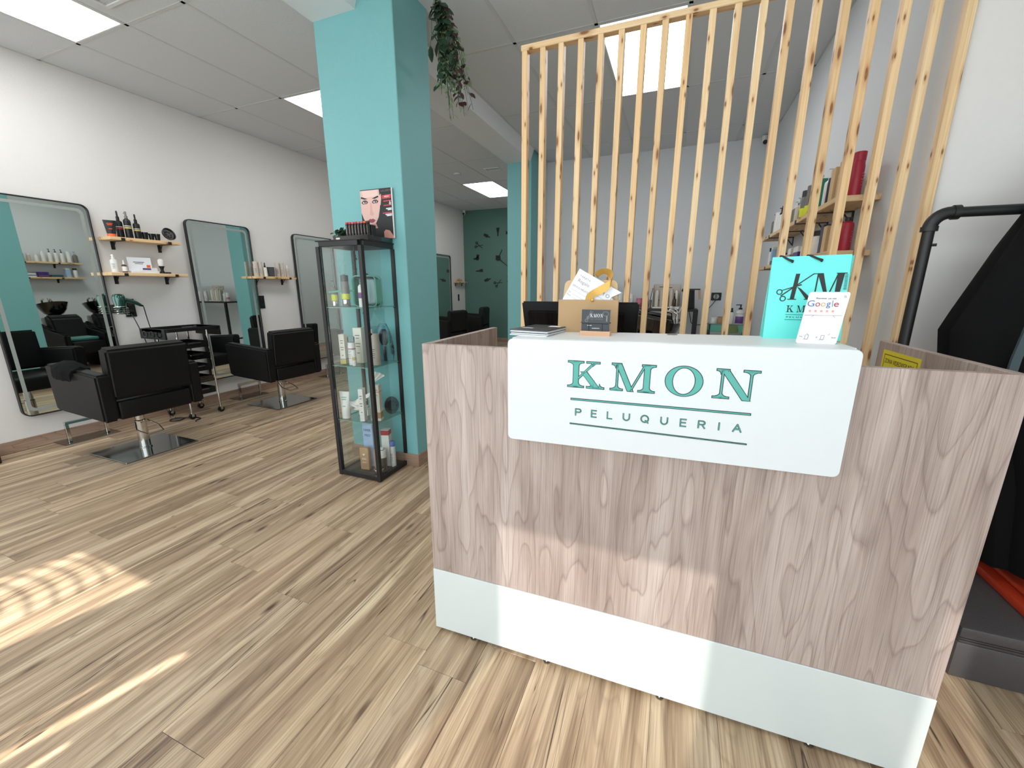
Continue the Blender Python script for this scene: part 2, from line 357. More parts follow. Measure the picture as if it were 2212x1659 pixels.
def tiles(xs, y_end):
    for a, b in zip(xs, xs[1:]):
        for c, d_ in zip(yl, yl[1:]):
            e = min(d_, y_end)
            if e-c < .05: continue
            if (a, c) in lights: continue
            k = (round(b-a, 3), round(e-c, 3))
            if k not in tm:
                o = MB().box(.010, b-a-.010, .010, e-c-.010, -.004+.006, .012, .003).build('ceiling_tile', M_TILE, ce); tm[k] = o.data
            else: o = bpy.data.objects.new('ceiling_tile', tm[k]); C.objects.link(o); o.parent = ce
            o.location = (a, c, CE)
tiles(xl_, YFAR); tiles(xr_, YB); tiles(xs_, YA)
def tbar(x0, x1, y0, y1): MB().box(x0, x1, y0, y1, CE, CE+.03).build('grid_bar', M_TBAR, ce)
for i, x in enumerate(xl_): tbar(x-.012 if i else x, x+.012, YF, YFAR)
for i, x in enumerate(xr_): tbar(x-.012, x+.012 if i < 5 else x, YF, YB)
for x in xs_[1:]: tbar(x-.012, x+.012 if x < XS else x, YF, YA)
for y in yl:
    tbar(XL, -1.905, max(y-.012, YF), min(y+.012, YFAR))
    if y < YB: tbar(-1.845, XR, max(y-.012, YF), y+.012)
    if y < YA: tbar(XR, XS, max(y-.012, YF), y+.012)
tbar(-1.845, XR, YB-.015, YB); tbar(XR, XS, YA-.015, YA)
# recessed LED panels
names = {(-4.21, .86): 'square-edged LED ceiling panel at the top left corner, over the nearest styling chair', (-3.61, 3.20): 'LED ceiling panel partly hidden behind the front teal column',
         (-3.61, 6.71): 'LED ceiling panel farthest back, before the dark teal clock wall', (-.66, 3.20): 'LED ceiling panel seen through the wooden slats',
         (-.66, -.31): 'LED ceiling panel overhead between shopfront and counter', (-3.61, -1.5): 'LED ceiling panel nearest the shopfront on the left'}
for (x, y) in sorted(lights):
    y1 = yl[yl.index(y)+1]; wd = (.60 if x < -2 else .59)
    t = thing('ceiling_light', names[(x, y)], 'ceiling light', (x+wd/2, (y+y1)/2, CE), 0, 'LED panels set in the ceiling grid')
    hw, hh = wd/2, (y1-y)/2
    mb = MB(); o_ = [(-hw+.012, -hh+.012), (hw-.012, -hh+.012), (hw-.012, hh-.012), (-hw+.012, hh-.012)]; i_ = [(p[0]*.965, p[1]*.982) for p in o_]
    ring_prism(mb, o_, i_, .0, .02, 'z').build('light_frame', M_FRAMEW, t)
    MB().box(i_[0][0], i_[1][0], i_[0][1], i_[2][1], .004, .010).build('diffuser', M_PANEL, t)
# walls
struct(MB().box(XL-T, XL, YF-T, YFAR+T, 0, CE+.03), 'wall_left', M_WHITEWALL, 'white wall with the styling mirrors')
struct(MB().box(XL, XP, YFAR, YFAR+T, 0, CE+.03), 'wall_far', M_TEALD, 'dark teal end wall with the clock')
struct(MB().box(XP, XR+T, YB, YB+T, 0, CE+.03), 'wall_back', M_GREYWALL, 'pale grey wall behind the wooden slats')
struct(MB().box(XP-.06, XP, YB, YFAR, 0, CE+.03), 'wall_partition', M_GREYWALL)
struct(MB().box(XP-.03, XP, 5.765, YB, 0, CE+.03), 'wall_nib', M_GREYWALL)
struct(MB().box(XR, XR+T, YA+T+.0002, YB, 0, CE+.03), 'wall_right', M_GREYWALL)
struct(MB().box(XR+.0, XS+T, YA-.0, YA+T, 0, CE+.03), 'wall_alcove', M_WHITEWALL, 'white wall behind the coat rack')
struct(MB().box(XS, XS+T, YF-T, YA, 0, CE+.03), 'wall_side', M_WHITEWALL)
# unseen shopfront: gaps placed for sun patches, solid pier stands for a person's shadow
def wf(x0, x1, z0, z1, name='wall_front'): return struct(MB().box(x0, x1, YF-T, YF, z0, z1), name, M_WHITEWALL)
SUN_GAPS = [(-3.36, -2.70, .02, 2.14), (-2.26, -2.22, .3, 1.86), (-2.19, -2.12, .2, 1.99), (-2.08, -2.03, .2, 1.72), (-1.27, -.56, .02, 2.87), (-.135, .13, .02, 2.93)]
x = XL
for (a, b, z0, z1) in SUN_GAPS:
    wf(x, a, 0, CE); wf(a, b, 0, z0); wf(a, b, z1, CE); x = b
wf(x, XS, 0, CE)
for i, (a, b, z0, z1) in enumerate(SUN_GAPS):
    if b-a < .1: continue
    wn = struct(MB().box(a, b, YF-.07, YF-.06, z0, z1), 'window_%d' % (i+1), M_WINGL if i == 0 else M_WINGT)
    f = MB(); ring_prism(f, [(a, z0), (b, z0), (b, z1), (a, z1)], [(a+.02, z0+.02), (b-.02, z0+.02), (b-.02, z1-.02), (a+.02, z1-.02)], YF-.09, YF-.03, 'y').build('window_frame', M_BLKM, wn)
struct(MB().box(-9, 9, -12, YF-T, -.14, -.02), 'pavement', P('paving', (150, 146, 140), .9))
wg = [o for o in C.objects if o.name == 'window_1'][0]
for k in range(7):    # unseen curved bars added to stripe the sun patch on the floor
    z_ = 1.62+.062*k; MB().tube([(-3.34+.09*i, YF-.03, z_+.05*math.sin(i*.55+.3)) for i in range(6 if k > 2 else 5)], .007, 6).build('ornament_bar', M_BLKM, wg)
# beam along the ceiling and the two columns
bp_ = [(-2.235, 2.864), (-1.905, 2.864), (-1.845, CE+.03), (-2.235, CE+.03)]
struct(MB().prism(bp_, YF, 2.285, 'y').prism(bp_, 2.65, 5.442, 'y'), 'beam', M_BEAM, 'white boxed beam running from column to column')
def column(x0, x1, y0, y1, mat, lab):
    c = struct(MB().box(x0, x1, y0, y1, 0, CE+.03, .004), 'column', mat, lab)
    for q in ((x0-.012, x1+.012, y0-.012, y0), (x0-.012, x0, y0, y1), (x1, x1+.012, y0, y1)): MB().box(*q, 0, .092, .001).build('skirting', M_SKIRT if q[1]-q[0] < .1 else M_SKIRTX, c)
    return c
column(-2.232, -1.642, 2.285, 2.65, M_TEAL, 'front teal column beside the glass display cabinet')
column(-2.232, -1.89, 5.442, 5.765, M_TEAL, 'rear teal column behind the first wooden slats')
# skirting boards
bl = struct(MB().box(XL, XL+.012, YF, -.2, 0, .092), 'baseboard_left', M_SKIRT)
for y in [-.2+1.2*i for i in range(8)]: MB().box(XL, XL+.013, y+.0006, min(y+1.2, YFAR)-.0006, 0, .092, .0015).build('skirting_piece', M_SKIRT, bl)
struct(MB().box(XL+.013, XP-.06, YFAR-.013, YFAR, 0, .092, .0015), 'baseboard_far', M_SKIRTX)
struct(MB().box(XP, XR, YB-.013, YB, 0, .092, .0015), 'baseboard_back', M_SKIRTX)
struct(MB().box(XR+.02, XS, YA-.013, YA, 0, .092, .0015), 'baseboard_alcove', M_SKIRTX)
# small ceiling and wall fittings
t = thing('smoke_detector', 'round white smoke detector on the far left ceiling', 'smoke detector', (-3.336, 6.087, CE))
MB().lathe([(.03, -.022), (.052, -.014), (.058, 0)], seg=20).build('detector_body', M_FRAMEW, t, True)
def vent(x0, x1, y0, y1, lab):
    t = thing('air_vent', lab, 'vent', ((x0+x1)/2, (y0+y1)/2, CE)); a, b = (x1-x0)/2, (y1-y0)/2
    ring_prism(MB(), [(-a, -b), (a, -b), (a, b), (-a, b)], [(-a+.02, -b+.02), (a-.02, -b+.02), (a-.02, b-.02), (-a+.02, b-.02)], -.008, 0, 'z').build('vent_frame', M_FRAMEW, t)
    n = max(3, int((2*b-.04)/.03))
    for i in range(n):
        yy = -b+.02+(2*b-.04)*(i+.5)/n; MB().hull([(-a+.02, yy-.009, -.006), (a-.02, yy-.009, -.006), (a-.02, yy-.006, -.006), (-a+.02, yy-.006, -.006)], [(-a+.02, yy+.003, .0), (a-.02, yy+.003, .0), (a-.02, yy+.006, .0), (-a+.02, yy+.006, .0)]).build('louvre', M_FRAMEW, t)
vent(-2.84, -2.60, 5.99, 6.13, 'small white ceiling vent between smoke detector and rear column')
vent(-3.50, -3.10, 1.50, 1.885, 'grey ceiling vent at the top edge beside the nearest LED panel')
def camera_dome(x, y, z, lab, rz):
    t = thing('security_camera', lab, 'security camera', (x, y, z), rz)
    MB().lathe([(.028, .06), (.032, 0)], seg=14).build('camera_mount', M_WPL, t, True)
    MB().ball((0, 0, -.005), .032, .032, .032).build('camera_housing', M_WPL, t, True)
    MB().tube([(0, -.015, -.01), (0, -.036, -.016)], .024, 14).build('lens', M_BLKG, t, True)
camera_dome(.80, 5.98, 2.93, 'white security camera with a black lens, in the ceiling corner of the slatted-off back room', .2)
camera_dome(-4.70, 8.84, 2.93, 'white security camera in the far left ceiling corner', 0)
# ------------------------------------------------------------------ slatted wooden screen
t = thing('slat_screen', 'tall pine slatted screen with nineteen uprights behind the reception counter', 'room divider', (-.815, 2.17, 0))
for i in range(19):
    jit = [.0, .0006, -.0008, .0005, -.0004][i % 5]
    s_ = MB().box(-.0135, .0135, 0, .041, 0, 2.40, .0016).build('slat', M_PINE, t) if i == 0 else None
    if i == 0: first_slat = s_
    else: s_ = bpy.data.objects.new('slat', first_slat.data); C.objects.link(s_); s_.parent = t
    s_.location = (.0185+.0932*i+jit, jit, 0)
MB().box(0, 1.71, -.001, .042, 2.4003, 2.4265, .0025).build('top_rail', M_PINEX, t)

# ------------------------------------------------------------------ reception counter
CA = .0298; CO = Vector((-.741, 1.085, 0))
def cw(x, y, z=0):
    return (CO.x+x*math.cos(CA)-y*math.sin(CA), CO.y+x*math.sin(CA)+y*math.cos(CA), z)
t = counter = thing('reception_counter', 'oak-effect reception counter with a projecting white name box and white plinth', 'counter', CO, CA)
MB().box(0, 1.428, 0, .022, .2725, 1.096, .0008).build('front_panel', M_OAK, t)
MB().box(-.0005, 1.4285, -.0025, .0215, .019, .2715, .001).build('plinth_panel', M_WHITE, t, label='glossy white plinth panel')
for x in (0, 1.406): MB().box(x, x+.022, .0225, .585, .019, 1.096, .0008).build('side_panel', M_OAKS, t)
MB().box(.0225, 1.4055, .0225, .56, .735, .757, .001).build('desk_top', M_OAK, t)
MB().box(.0225, 1.4055, .10, .118, .10, .734).build('modesty_panel', M_OAK, t)
for x in (.15, .43, .80, 1.2):
    MB().lathe([(.012, 0), (.012, .004), (.005, .005), (.005, .0185)], x, .012, 12).build('screw_foot', M_CHROME, t, True)
B = MB(); tl = .0115   # the name box hangs a touch out of level
def zt(x): return (x-.3)*tl
x0, x1, yb0, yb1 = .303, 1.130, -.030, .212
def face_ring(y):
    return [Vector((p[0]+.7165, y, p[1]+.981+zt(p[0]+.7165)-.004)) for p in rrect(x1-x0, .302, .014, 4)]
def rin(y, k): return [Vector((.7165+(v.x-.7165)*k, y, .981+(v.z-.981)*(1-(1-k)*2.6))) for v in face_ring(y)]
B.loft([rin(yb0, .997), face_ring(yb0+.002), face_ring(-.0005)]); B.build('name_box_front', M_WHITES, t, True, label='projecting white name box')
MB().hull([(x0+.004, 0, 1.0965), (x1-.004, 0, 1.0965), (x1-.004, yb1, 1.0965), (x0+.004, yb1, 1.0965)], [(x0+.004, 0, 1.128), (x1-.004, 0, 1.128+zt(x1)), (x1-.004, yb1, 1.128+zt(x1)), (x0+.004, yb1, 1.128)]).build('name_box_top', M_WHITES, t, label='white top of the name box')
MB().lathe([(.015, 1.1325), (.015, 1.1345), (.011, 1.1355)], .745, .185, 20).build('cable_cap', M_STEEL, t, True, label='round metal cap in the white top')
# lettering of the name box ------------------------------------------------
def offs(pts, d_):
    n = len(pts); A = sum(pts[i][0]*pts[(i+1) % n][1]-pts[(i+1) % n][0]*pts[i][1] for i in range(n)); sg = 1 if A > 0 else -1; out = []
    for i in range(n):
        p, q, r = Vector(pts[i-1]), Vector(pts[i]), Vector(pts[(i+1) % n]); a = (q-p).normalized(); b = (r-q).normalized()
        na, nb = Vector((a.y, -a.x))*sg, Vector((b.y, -b.x))*sg; k = na+nb; k = k/max(k.dot(na), .55); out.append((q.x+k.x*d_, q.y+k.y*d_))
    return out
def serif(x0, x1, s0, s1, top):
    """thin foot x0..x1 with curved brackets into a stem s0..s1, unit height 1"""
    h = .045; c = []
    z = (lambda v: 1-v) if top else (lambda v: v)
    c.append([(x0, z(0)), (x1, z(0)), (x1, z(h)), (x0, z(h))])
    for a, s in ((x0, s0), (x1, s1)):
        if abs(a-s) > .02:
            pts = [(s, z(h*.5))]+[(s+(a-s)*(1-math.sin(t_))*.95, z(h+(1-math.cos(t_))*.13)) for t_ in [k*PI/10 for k in range(6)]]
            c.append([(s+(s-a)*.02, z(h*.5))]+pts[1:]+[(s+(s-a)*.02, z(h+.14))])
    return c
def q4(a, b, wd): return [(a[0]-wd/2, a[1]), (a[0]+wd/2, a[1]), (b[0]+wd/2, b[1]), (b[0]-wd/2, b[1])]
def ell(cx, cy, rx, ry, n=40): return [(cx+rx*math.cos(2*PI*k/n), cy+ry*math.sin(2*PI*k/n)) for k in range(n)]
def glyph(ch):
    P_, R_ = [], []
    if ch == 'K':
        P_ = [q4((.30, 0), (.30, 1), .19)]+serif(.0, .58, .205, .395, True)+serif(.0, .60, .205, .395, False)
        P_ += [q4((.38, .34), (.99, .97), .075), q4((1.08, .02), (.60, .60), .225)]+[[(.70, 1), (1.18, 1), (1.18, .955), (.70, .955)], [(.86, .96), (1.05, .96), (.93, .85)]]+serif(.72, 1.36, .97, 1.19, False)
    if ch == 'M':
        P_ = [q4((.225, 0), (.235, .97), .05), q4((.72, 0), (.27, .99), .19), q4((.72, .0), (1.19, .97), .05), q4((1.28, 0), (1.28, 1), .19)]
        P_ += serif(.03, .36, .17, .36, True)+serif(.0, .44, .20, .25, False)+serif(1.10, 1.56, 1.185, 1.375, True)+serif(1.0, 1.56, 1.185, 1.375, False)
    if ch == 'N':
        P_ = [q4((.27, 0), (.27, .97), .05), q4((1.06, -.02), (.33, .98), .23), q4((1.14, .0), (1.14, .97), .05)]+serif(.08, .46, .22, .42, True)+serif(.02, .52, .245, .295, False)+serif(.90, 1.38, 1.115, 1.165, True)
    if ch == 'O': R_ = [(ell(.60, .5, .60, .53), ell(.60, .5, .375, .485))]
    return P_, R_
def logo(s, parent, org, ux, h, y, mat, edge, d_, name='letter', sx=1, ext=.001, tiltk=0):
    """draw a word from the glyph table; org = lower left corner, in the parent's x/z plane facing -Y"""
    Wd = {'K': 1.36, 'M': 1.56, 'O': 1.2, 'N': 1.38}; x = org[0]
    gaps = ux
    for i, ch in enumerate(s):
        P_, R_ = glyph(ch)
        f = lambda p: (x+p[0]*h*sx, org[1]+p[1]*h+(x+p[0]*h*sx)*tiltk)
        holder = bpy.data.objects.new(name, None) if False else None
        face = MB()
        for p in P_: face.prism([f(q) for q in p], y-ext, y-ext*.2, 'y')
        for o_, i_ in R_: ring_prism(face, [f(q) for q in o_], [f(q) for q in i_], y-ext, y-ext*.2, 'y')
        lo = face.build(name, mat, parent)
        if edge:
            e = MB()
            for p in P_: e.prism(offs([f(q) for q in p], d_), y-ext*.6, y+.0002, 'y')
            for o_, i_ in R_: ring_prism(e, offs([f(q) for q in o_], d_), offs([f(q) for q in i_], -d_), y-ext*.6, y+.0002, 'y')
            e.build('letter_outline', edge, lo)
        x += Wd[ch]*h*sx+gaps
yy = yb0-.0003
LET = [('K', .4815), ('M', .5965), ('O', .7325), ('N', .8425)]
H_ = .0720
for ch, gx in LET:
    k = {'K': .80, 'M': .86, 'O': 1.0, 'N': 1.05}[ch]*1.0
    logo(ch, t, (gx, {'K': 1.0033, 'M': 1.0038, 'O': 1.0046, 'N': 1.0052}[ch]), 0, H_, yy, M_LETTER, M_INK, .0017, 'logo_letter', sx={'K': 1.0, 'M': .99, 'O': 1.0, 'N': .985}[ch])
def bar(z0, z1, hh):
    o = MB().hull([(.492, yy-.0012, z0-hh), (.931, yy-.0012, z1-hh), (.931, yy-.0012, z1+hh), (.492, yy-.0012, z0+hh)], [(.492, yy, z0-hh), (.931, yy, z1-hh), (.931, yy, z1+hh), (.492, yy, z0+hh)]).build('logo_rule', M_LETTER, t)
    e = .0017
    MB().hull([(.492-e, yy-.0007, z0-hh-e), (.931+e, yy-.0007, z1-hh-e), (.931+e, yy-.0007, z1+hh+e), (.492-e, yy-.0007, z0+hh+e)], [(.492-e, yy, z0-hh-e), (.931+e, yy, z1-hh-e), (.931+e, yy, z1+hh+e), (.492-e, yy, z0+hh+e)]).build('rule_outline', M_INK, o)
bar(.9683, .9703, .0014); bar(.8966, .8931, .0004)
def stroke(mb, pts, w_, y0, y1, close=False):
    """thin lettering stroke: one bar per segment with round-ish joints"""
    P_ = [Vector(p) for p in pts]
    if close: P_.append(P_[0])
    for p, q in zip(P_, P_[1:]):
        d_ = (q-p).normalized(); n = Vector((-d_.y, d_.x))*w_/2; e = d_*w_*.32
        mb.prism([tuple(p-e+n), tuple(p-e-n), tuple(q+e-n), tuple(q+e+n)], y0, y1, 'y')
arc = lambda cx, cy, rx, ry, a0, a1, n=8: [(cx+rx*math.cos(math.radians(a0+(a1-a0)*k/n)), cy+ry*math.sin(math.radians(a0+(a1-a0)*k/n))) for k in range(n+1)]
SK = {'P': [[(0, 0), (0, 1), (.55, 1)]+arc(.60, .75, .36, .25, 90, -90)+[(0, .5)]], 'E': [[(.9, 1), (0, 1), (0, 0), (.9, 0)], [(0, .52), (.82, .52)]], 'L': [[(0, 1), (0, 0), (.9, 0)]],
      'U': [[(0, 1), (0, .42)]+arc(.5, .42, .5, .42, 180, 360)+[(1, 1)]], 'Q': [arc(.5, .5, .5, .5, 0, 360, 20), [(.6, .28), (1.0, -.08)]],
      'R': [[(0, 0), (0, 1), (.5, 1)]+arc(.56, .75, .36, .25, 90, -90)+[(0, .5)], [(.5, .5), (.95, 0)]], 'I': [[(0, 0), (0, 1)]], 'A': [[(0, 0), (.5, 1), (1, 0)], [(.2, .36), (.8, .36)]]}
for i, ch in enumerate('PELUQUERIA'):
    ww = (.0150, .0145, .0135, .0155, .0180, .0155, .0145, .0155, .0, .0175)[i]
    px = (.5060, .5502, .5931, .6352, .6810, .7305, .7776, .8200, .8668, .8985)[i]; pz = .9220+.0001*i; mk = lambda p: (px+p[0]*ww, pz+p[1]*.0185)
    mb, mi = MB(), MB()
    for st_ in SK[ch]: stroke(mb, [mk(p) for p in st_], .0016, yy-.0012, yy-.0004); stroke(mi, [mk(p) for p in st_], .0036, yy-.0007, yy+.0002)
    o = mb.build('small_letter', M_LETTER, t); mi.build('small_letter_outline', M_INK, o)
# sticker inside the right side panel
st = MB().box(1.4048, 1.4056, .335, .545, .93, 1.0725).build('warning_sticker', M_YEL, t, label='yellow warning sticker with black lettering')
text('ZONA VIDEOVIGILADA', 'sticker_text', M_INK, st, (1.4046, .525, 1.033), (PI/2, 0, -PI/2), .165, .014, ext=.0002)
ring_prism(MB(), [(.347, .94), (.533, .94), (.533, 1.060), (.347, 1.060)], [(.349, .942), (.531, .942), (.531, 1.058), (.349, 1.058)], 1.4045, 1.4047, 'x').build('sticker_border', M_INK, st)

# ------------------------------------------------------------------ styling chairs
def chair(lab, loc, rz, dz=0, cape=False):
    t = thing('salon_chair', lab, 'chair', loc, rz, 'black styling chairs along the mirror wall')
    MB().box(-.25, .25, -.25, .25, .0, .010, .003).build('base_plate', M_STEEL, t, label='square mirror-polished base plate')
    MB().lathe([(.042, .011), (.042, .018), (.036, .020), (.036, .24), (.030, .245), (.030, .345+dz)], 0, 0, 20).build('column', M_CHROME, t, True)
    p = MB().tube([(.03, .035, .235), (.15, .045, .205), (.235, .03, .175), (.235, -.075, .175), (.15, -.10, .205), (.03, -.045, .235)], .005, 8).build('foot_pedal', M_CHROME, t, True)
    z0 = .345+dz
    for s in (-1, 1):
        y0, y1 = (.238*s, .328*s) if s > 0 else (.328*s, .238*s)
        pr = [(.30, z0), (.305, z0+.34), (-.335, z0+.385), (-.35, z0+.37), (-.33, z0+.045), (-.30, z0+.028)]
        mb = MB().prism(pr, y0, y1, 'y'); bmesh.ops.bevel(mb.bm, geom=mb.bm.edges[:], offset=.016, segments=3, affect='EDGES'); mb.build('armrest', M_BLKLEA, t, True)
    mb = MB().box(-.30, .20, -.236, .236, z0+.02, z0+.155, .03, 3); mb.build('seat', M_BLKLEA, t, True)
    mb = MB().box(.205, .298, -.234, .234, z0+.0, z0+.135, .014, 3); mb.build('rear_skirt', M_BLKLEA, t, True)
    bk = [(.315, z0+.155), (.335, z0+.505), (.235, z0+.528), (.20, z0+.16)]
    mb = MB().prism(bk, -.255, .255, 'y'); bmesh.ops.bevel(mb.bm, geom=mb.bm.edges[:], offset=.018, segments=3, affect='EDGES'); mb.build('backrest', M_BLKLEA, t, True)
    if cape:
        g = thing('cutting_cape', 'crumpled black cloth cape lying over the left armrest of the nearest chair', 'cape', (loc[0]-.10, loc[1]-.283, z0+.362), 0)
        random.seed(8); R = []
        for i in range(11):
            u = i/10; xx = -.13+.26*u; wv = .062+.02*math.sin(PI*u); top = .014+.030*math.sin(PI*u)
            R.append([Vector((xx+.010*math.sin(2*k+i), y_*wv+.004*math.sin(2.3*i+k), z_+.004*math.sin(1.9*k+2.6*i)-.018*(u-.5)))
                      for k, (y_, z_) in enumerate(((-.98, -.07), (-.96, -.02), (-.82, .012), (-.4, top), (.0, top+.010), (.4, top), (.82, .012), (.96, -.015), (.98, -.045), (.93, -.045), (.80, -.002), (.0, .006), (-.80, -.002), (-.90, -.07)))])
        MB().loft(R).build('cloth', M_CLOTH, g, True)
    return t
ch1 = chair('black styling chair nearest the camera, with a cape over its left armrest', (-3.915, 1.765, 0), 0, 0, True)
ch2 = chair('black styling chair in front of the second mirror, beyond the trolley', (-4.075, 3.165, 0), math.radians(-2), -.03)
def dchair(lab, loc, rz): dup(ch1, loc, rz, lab)
dchair('black styling chair seen through the glass display cabinet', (-3.98, 4.50, 0), math.radians(3))
dchair('black styling chair in the far room, left of the farthest one', (-3.93, 6.55, 0), math.radians(-6))
dchair('farthest black styling chair, in front of the clock wall', (-4.05, 7.85, 0), math.radians(10))
# ------------------------------------------------------------------ mirrors and footrests
def mirror(y, lab):
    t = thing('wall_mirror', lab, 'mirror', (XL+.010, y+.35, .262), math.radians(1.25), 'tall black-framed mirrors on the white wall')
    ow, iw = rrect(.70, 1.695, .055, 6, 0, .8475), rrect(.684, 1.679, .047, 6, 0, .8475)
    ring_prism(MB(), ow, iw, .0, .034, 'x').build('mirror_frame', M_BLKM, t, True)
    MB().prism(rrect(.6835, 1.6785, .047, 6, 0, .8475), .004, .022, 'x').build('mirror_glass', M_MIRROR, t)
    ring_prism(MB(), rrect(.626, 1.621, .04, 6, 0, .8475), rrect(.580, 1.575, .03, 6, 0, .8475), .0222, .0230, 'x').build('light_band', M_FROST, t)
    return t
m1 = mirror(1.41, 'mirror cut by the left edge, reflecting wash basins and shelves')
for y, l in ((2.85, 'mirror between the two shelf groups, reflecting the teal column'), (4.13, 'mirror partly hidden behind the glass display cabinet'), (7.535, 'mirror at the far end beside the clock wall')):
    dup(m1, (XL+.010, y+.35, .262), math.radians(1.25), l)
def rest(y, lab, y_len=.37):
    t = thing('foot_rest', lab, 'foot rest', (-4.67, y, 0), 0, 'chrome footrests at the foot of the mirrors')
    MB().box(-.095, .095, -.185, .185, 0, .007, .002).build('floor_plate', M_STEEL, t)
    for s in (-1, 1): MB().box(.012, .036, s*.125-.012, s*.125+.012, .0072, .157, .002).build('post', M_CHROME, t)
    MB().box(.012, .036, -.137, .137, .1573, .181, .003).build('foot_bar', M_CHROME, t)
    return t
r1 = rest(1.725, 'chrome footrest under the mirror nearest the camera')
for y, l in ((3.20, 'chrome footrest under the second mirror'), (4.50, 'chrome footrest seen through the glass cabinet'), (7.9, 'chrome footrest under the farthest mirror')): dup(r1, (-4.67, y, 0), 0, l)
# ------------------------------------------------------------------ wall shelves with brackets
def shelf(x0, x1, y0, y1, z, side, lab, nb=2, deep=.0, mat=None):
    """side=+1: fixed to the wall at x0, free edge at x1"""
    yc = (y0+y1)/2; hw = (y1-y0)/2; xw, xf_ = (x0, x1) if side > 0 else (x1, x0)
    t = thing('wall_shelf', lab, 'shelf', (xw, yc, z))
    mb = MB().box(min(0, xf_-xw), max(0, xf_-xw), -hw, hw, -.028, 0, .0025); mb.build('shelf_board', M_PINEY, t)
    s = side; dd = abs(xf_-xw)
    for i in range(nb):
        yy_ = -hw+2*hw*(.17+.66*i/(nb-1)) if nb > 1 else 0
        b = MB()
        b.box(*sorted((0, s*.004)), yy_-.014, yy_+.014, -.10, -.029); b.box(*sorted((0, s*(dd+.003))), yy_-.014, yy_+.014, -.0325, -.0285); b.box(*sorted((s*(dd+.0003), s*(dd+.0035))), yy_-.014, yy_+.014, -.032, -.006)
        b.tube([(s*.006, yy_, -.09), (s*.05, yy_, -.034)], .004, 6)
        b.build('bracket', M_BLKM, t)
    return t
shelf(XL, -4.60, 2.147, 2.70, 1.705, 1, 'upper pine shelf between first and second mirror, holding black bottles')
shelf(XL, -4.60, 2.106, 2.72, 1.402, 1, 'lower pine shelf between first and second mirror, holding white items')
shelf(XL, -4.62, 3.475, 4.02, 1.402, 1, 'pine shelf between second and third mirror')
shelf(XL, -4.66, 8.40, 8.84, 1.402, 1, 'small pine shelf on the far white wall beside the clock wall')
shelf(.70, XR, 2.62, 4.58, 1.712, -1, 'upper pine product shelf on the right wall, behind the slats', 4)
shelf(.70, XR, 2.62, 4.58, 1.452, -1, 'lower pine product shelf on the right wall, behind the slats', 4)
def socket(loc, axis, wd, hh, lab, n=2):
    t = thing('wall_socket', lab, 'socket', loc, 0)
    if axis == 'x': MB().box(0, .010, -wd/2, wd/2, -hh/2, hh/2, .003).build('cover_plate', M_BLK, t)
    else: MB().box(-wd/2, wd/2, -.010, 0, -hh/2, hh/2, .003).build('cover_plate', M_BLK, t)
    for i in range(n):
        z = (i-(n-1)/2)*hh/n
        if axis == 'x': MB().tube([(.0102, 0, z), (.0125, 0, z)], wd*.28, 16).build('outlet', M_BLKG, t, True)
        else: MB().tube([(0, -.0102, z), (0, -.0125, z)], wd*.28, 16).build('outlet', M_BLKG, t, True)
    return t
socket((XL, 2.265, 1.085), 'x', .085, .165, 'tall black wall socket behind the green hairdryer')
socket((XL, 3.605, 1.095), 'x', .075, .155, 'tall black wall socket under the third-mirror shelf')
socket((XL, 8.60, 1.04), 'x', .06, .15, 'narrow black wall socket beside the farthest mirror')
socket((.487, YB, 1.152), 'y', .12, .10, 'black double socket on the grey back wall', 1)
# ------------------------------------------------------------------ hairdryer on its wall holder with cords
t = thing('hairdryer', 'metallic green hairdryer hanging nose-down in a chrome wall holder', 'hairdryer', (-4.64, 2.135, 1.10))
MB().lathe([(.030, -.062), (.034, -.05), (.036, -.045), (.040, .01), (.046, .06), (.046, .085), (.038, .108), (.022, .116)], 0, 0, 22).build('body', M_DRYER, t, True)
MB().lathe([(.038, .0), (.0415, .002), (.0415, .006), (.0395, .008)], 0, 0, 22).build('chrome_ring', M_CHROME, t, True)
MB().tube([(0, .035, .065), (0, .08, .05), (0, .125, .03), (0, .15, .012)], [.021, .018, .017, .014], 12).build('handle', M_DRYER, t, True)
MB().tube([(0, .145, .012), (0, .17, .004)], [.011, .008], 10).build('cord_sleeve', M_BLK, t, True)
t = thing('dryer_holder', 'chrome spiral wire holder for the green hairdryer', 'holder', (XL, 2.135, 1.08))
MB().box(0, .006, -.03, .03, -.04, .04, .002).build('wall_plate', M_CHROME, t)
sp = [(.14+.05*math.cos(a), .05*math.sin(a), -.05+.075*a/(8*PI)) for a in [k*PI/9 for k in range(73)]]
MB().tube([(.006, 0, .02)]+[(.05, 0, .02), (.09, 0, .028)]+sp[::-1], .0028, 6).build('spiral_wire', M_CHROME, t, True)
def cord(name, pts, r, lab, cat='cable', mat=None):
    P_ = [Vector(p) for p in pts]; out = []
    for i in range(len(P_)-1):
        a, b, c, d_ = P_[max(i-1, 0)], P_[i], P_[i+1], P_[min(i+2, len(P_)-1)]
        for k in range(6):
            u = k/6; out.append(.5*((2*b)+(-a+c)*u+(2*a-5*b+4*c-d_)*u*u+(-a+3*b-3*c+d_)*u**3))
    out.append(P_[-1]); o = MB().tube([p-P_[0] for p in out], r, 6).build(name, mat or M_BLK, None, True); tag(o, lab, cat, loc=P_[0]); return o
cord('power_cord', [(-4.64, 2.305, 1.104), (-4.68, 2.33, 1.07), (-4.70, 2.35, .95), (-4.70, 2.38, .70), (-4.69, 2.40, .4), (-4.66, 2.40, .10), (-4.62, 2.35, .008)], .004, 'black cord hanging from the hairdryer handle to the floor')
